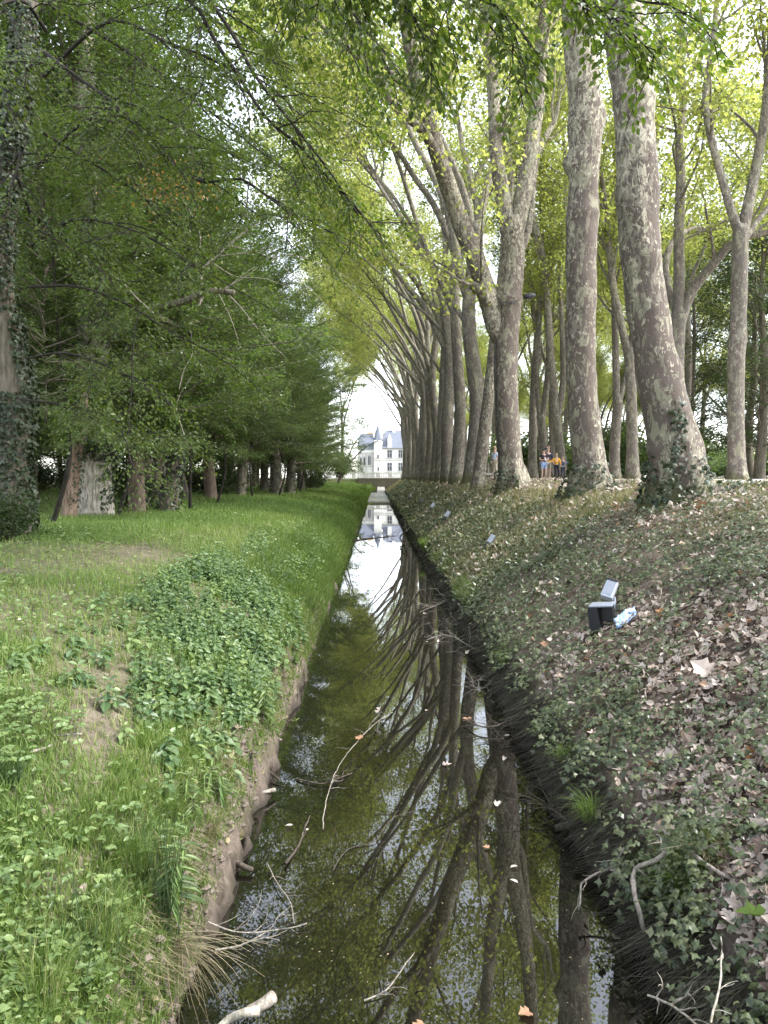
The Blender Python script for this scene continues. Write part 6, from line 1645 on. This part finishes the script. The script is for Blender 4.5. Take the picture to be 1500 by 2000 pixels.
    RD_['lE'] = RD_['rE'] = .05; RD_['lW'] = RD_['rW'] = .036; RD_['hip'] = .135
    segs = [('ch', 'sp'), ('sp', 'pel'), ('ch', 'ls'), ('ls', 'lE'), ('ch', 'rs'), ('rs', 'rE')]
    if sleeves == 'long': segs += [('lE', 'lW'), ('rE', 'rW')]
    part(top, segs, top_mat, dict(pel=.028, sp=.03, ch=.022), ov)
    if shorts:
        ov = {'lK': half('lh', 'lk', .82), 'rK': half('rh', 'rk', .82)}; RD_['lK'] = RD_['rK'] = .075
        part(bottom, [('pel', 'lh'), ('lh', 'lK'), ('pel', 'rh'), ('rh', 'rK')], bot_mat, dict(lK=.018, rK=.018), ov)
    else:
        ov = {'lA': half('lk', 'la', .93), 'rA': half('rk', 'ra', .93)}; RD_['lA'] = RD_['rA'] = .044
        part(bottom, [('pel', 'lh'), ('lh', 'lk'), ('lk', 'lA'), ('pel', 'rh'), ('rh', 'rk'), ('rk', 'rA')], bot_mat, dict(lA=.012, rA=.012, lk=.012, rk=.012), ov)
    for s in ('l', 'r'):
        ov = {'heel': tuple(np.array(J[s + 'a']) + [0, .04, -.045]), 'toe': J[s + 't']}; RD_['heel'] = .042; RD_['toe'] = .04
        part('shoe', [('heel', 'toe')], shoes, dict(heel=.006, toe=.008), ov)
    hd = np.array(J['h1'])
    mb = MB(); th = np.linspace(0, 2 * PI, 13)[:-1]; v = []; 
    for ph in np.linspace(.05, 1.75, 6):
        for q in th:
            rr = .098; zz = math.cos(ph) * rr * 1.12; back = .03 * max(0, math.sin(q)); v.append((hd[0] + rr * math.sin(ph) * math.cos(q), hd[1] + .018 + rr * 1.05 * math.sin(ph) * math.sin(q) * (1 if math.sin(q) > 0 or ph < 1.0 else .55), hd[2] + .012 + zz))
    i = np.arange(5)[:, None] * 12; j = np.arange(12)[None]; j2 = (j + 1) % 12
    mb.add(v, np.stack([i + j, i + 12 + j, i + 12 + j2, i + j2], -1).reshape(-1, 4)); mb.build(hair, hair_mat, t, True)
    mb = MB()                                           # face: nose, eyes, mouth and ears
    tube(mb, [(hd[0], hd[1] - .082, hd[2] - .005), (hd[0], hd[1] - .108, hd[2] - .048), (hd[0], hd[1] - .085, hd[2] - .056)], [.008, .014, .008], 6)
    for s in (-1, 1): tube(mb, [(hd[0] + s * .086, hd[1] + .0, hd[2] - .045), (hd[0] + s * .098, hd[1] + .01, hd[2] - .01)], [.014, .02], 6)
    mb.build('nose_and_ears', SK, t, True)
    for s in (-1, 1):
        mb = MB(); tube(mb, [(hd[0] + s * .034, hd[1] - .083, hd[2] - .006), (hd[0] + s * .034, hd[1] - .090, hd[2] - .006)], [.011, .006], 8); mb.build('eye', M['black_plastic'], t)
    mb = MB(); tube(mb, [(hd[0] - .025, hd[1] - .082, hd[2] - .088), (hd[0], hd[1] - .088, hd[2] - .09), (hd[0] + .025, hd[1] - .082, hd[2] - .088)], [.005, .008, .005], 6); mb.build('mouth', cloth('lips', (.40, .17, .15)), t)
    return t
Yp = 46.0
def gx_(px, Y=Yp): return P(px, 936, Y).x
HB = mat_plain('dark_hair', (.03, .022, .017), .6, .2, 40); HG = mat_plain('sandy_hair', (.38, .29, .19), .6, .2, 40); HW = mat_plain('cropped_hair', (.34, .24, .19), .6, .1, 40)
SH = cloth('trainers', (.10, .10, .12)); SH2 = cloth('pale_trainers', (.45, .44, .43)); NV = cloth('navy_cloth', (.014, .018, .04)); BK = cloth('black_cloth', (.012, .014, .024))
GP = 'family walking on the gravel walk'
pm1 = person('man in a dark printed t-shirt and pale blue shorts holding something white', gx_(1061.5), Yp, 1.74, 18, ((.30, -.06, 1.16), (.06, -.26, 1.14)), ((-.29, -.04, 1.14), (-.10, -.26, 1.13)), 't_shirt', 'shorts', 'dark_hair', SH, BK, cloth('pale_blue_cloth', (.30, .42, .66)), HB, True, stance=(.12, .10, 0, -.05))
pm2 = person('tall man in a navy polo shirt shading his eyes with a raised arm', gx_(1075), Yp + .7, 1.86, 12, ((.27, -.02, 1.16), (.22, -.20, .98)), ((-.33, -.02, 1.62), (-.07, -.10, 1.78)), 'polo_shirt', 'shorts', 'cropped_hair', SH, NV, cloth('khaki_cloth', (.36, .33, .28)), HW, True, sleeves='long', stance=(.10, .10, 0, .05))
pm3 = person('child in an orange sweatshirt and black leggings stretching an arm aside', gx_(1084), Yp - .3, 1.46, -8, ((.28, -.02, 1.14), (.30, -.12, .98)), ((-.36, -.08, 1.22), (-.62, -.18, 1.24)), 'sweatshirt', 'leggings', 'sandy_hair', SH, cloth('orange_cloth', (.72, .34, .035)), BK, HG, sleeves='long', stance=(.16, .06, .06, 0))
pm4 = person('small child in a blue jacket with both elbows raised sideways', gx_(1101), Yp + .2, 1.28, 0, ((.44, -.02, 1.30), (.16, -.14, 1.36)), ((-.44, -.02, 1.28), (-.52, -.20, 1.28)), 'jacket', 'trousers', 'sandy_hair', SH2, cloth('blue_cloth', (.06, .085, .16)), cloth('grey_navy_cloth', (.03, .035, .06)), HG, sleeves='long')
for q in (pm1, pm2, pm3, pm4): q['group'] = GP
prn = bpy.data.objects.new('shirt_print', MB().mesh('shirt_print', None))
mb = MB(); box(mb, (-.03, -.178, 1.27), (.12, .006, .08)); mb.build('shirt_print', cloth('print_cloth', (.42, .20, .20)), pm1)
mb = MB(); box(mb, (.01, -.172, 1.30), (.11, .006, .12)); box(mb, (.05, -.172, 1.35), (.06, .006, .08)); mb.build('shirt_print', cloth('white_print', (.75, .66, .5)), pm3)
o = MB(); box(o, (0, 0, 0), (.09, .05, .17)); o = o.build('paper_cup', cloth('white_paper', (.75, .75, .75))); o.parent = None
o.location = Vector(pm1.location) + Vector((.03, -.34, 1.17)); tag(o, 'white packet held in front by the man in the blue shorts', 'packet'); o.name = 'packet'; bevel(o, .012)
person('person in a pale blue shirt and beige trousers half hidden behind the forked plane', P(966, 934, 42).x, 42.0, 1.76, 120, ((.28, .02, 1.12), (.26, -.14, .92)), ((-.28, .02, 1.12), (-.26, -.14, .92)), 'shirt', 'trousers', 'sandy_hair', SH2, cloth('pale_shirt_cloth', (.50, .58, .70)), cloth('beige_cloth', (.45, .38, .30)), HG)
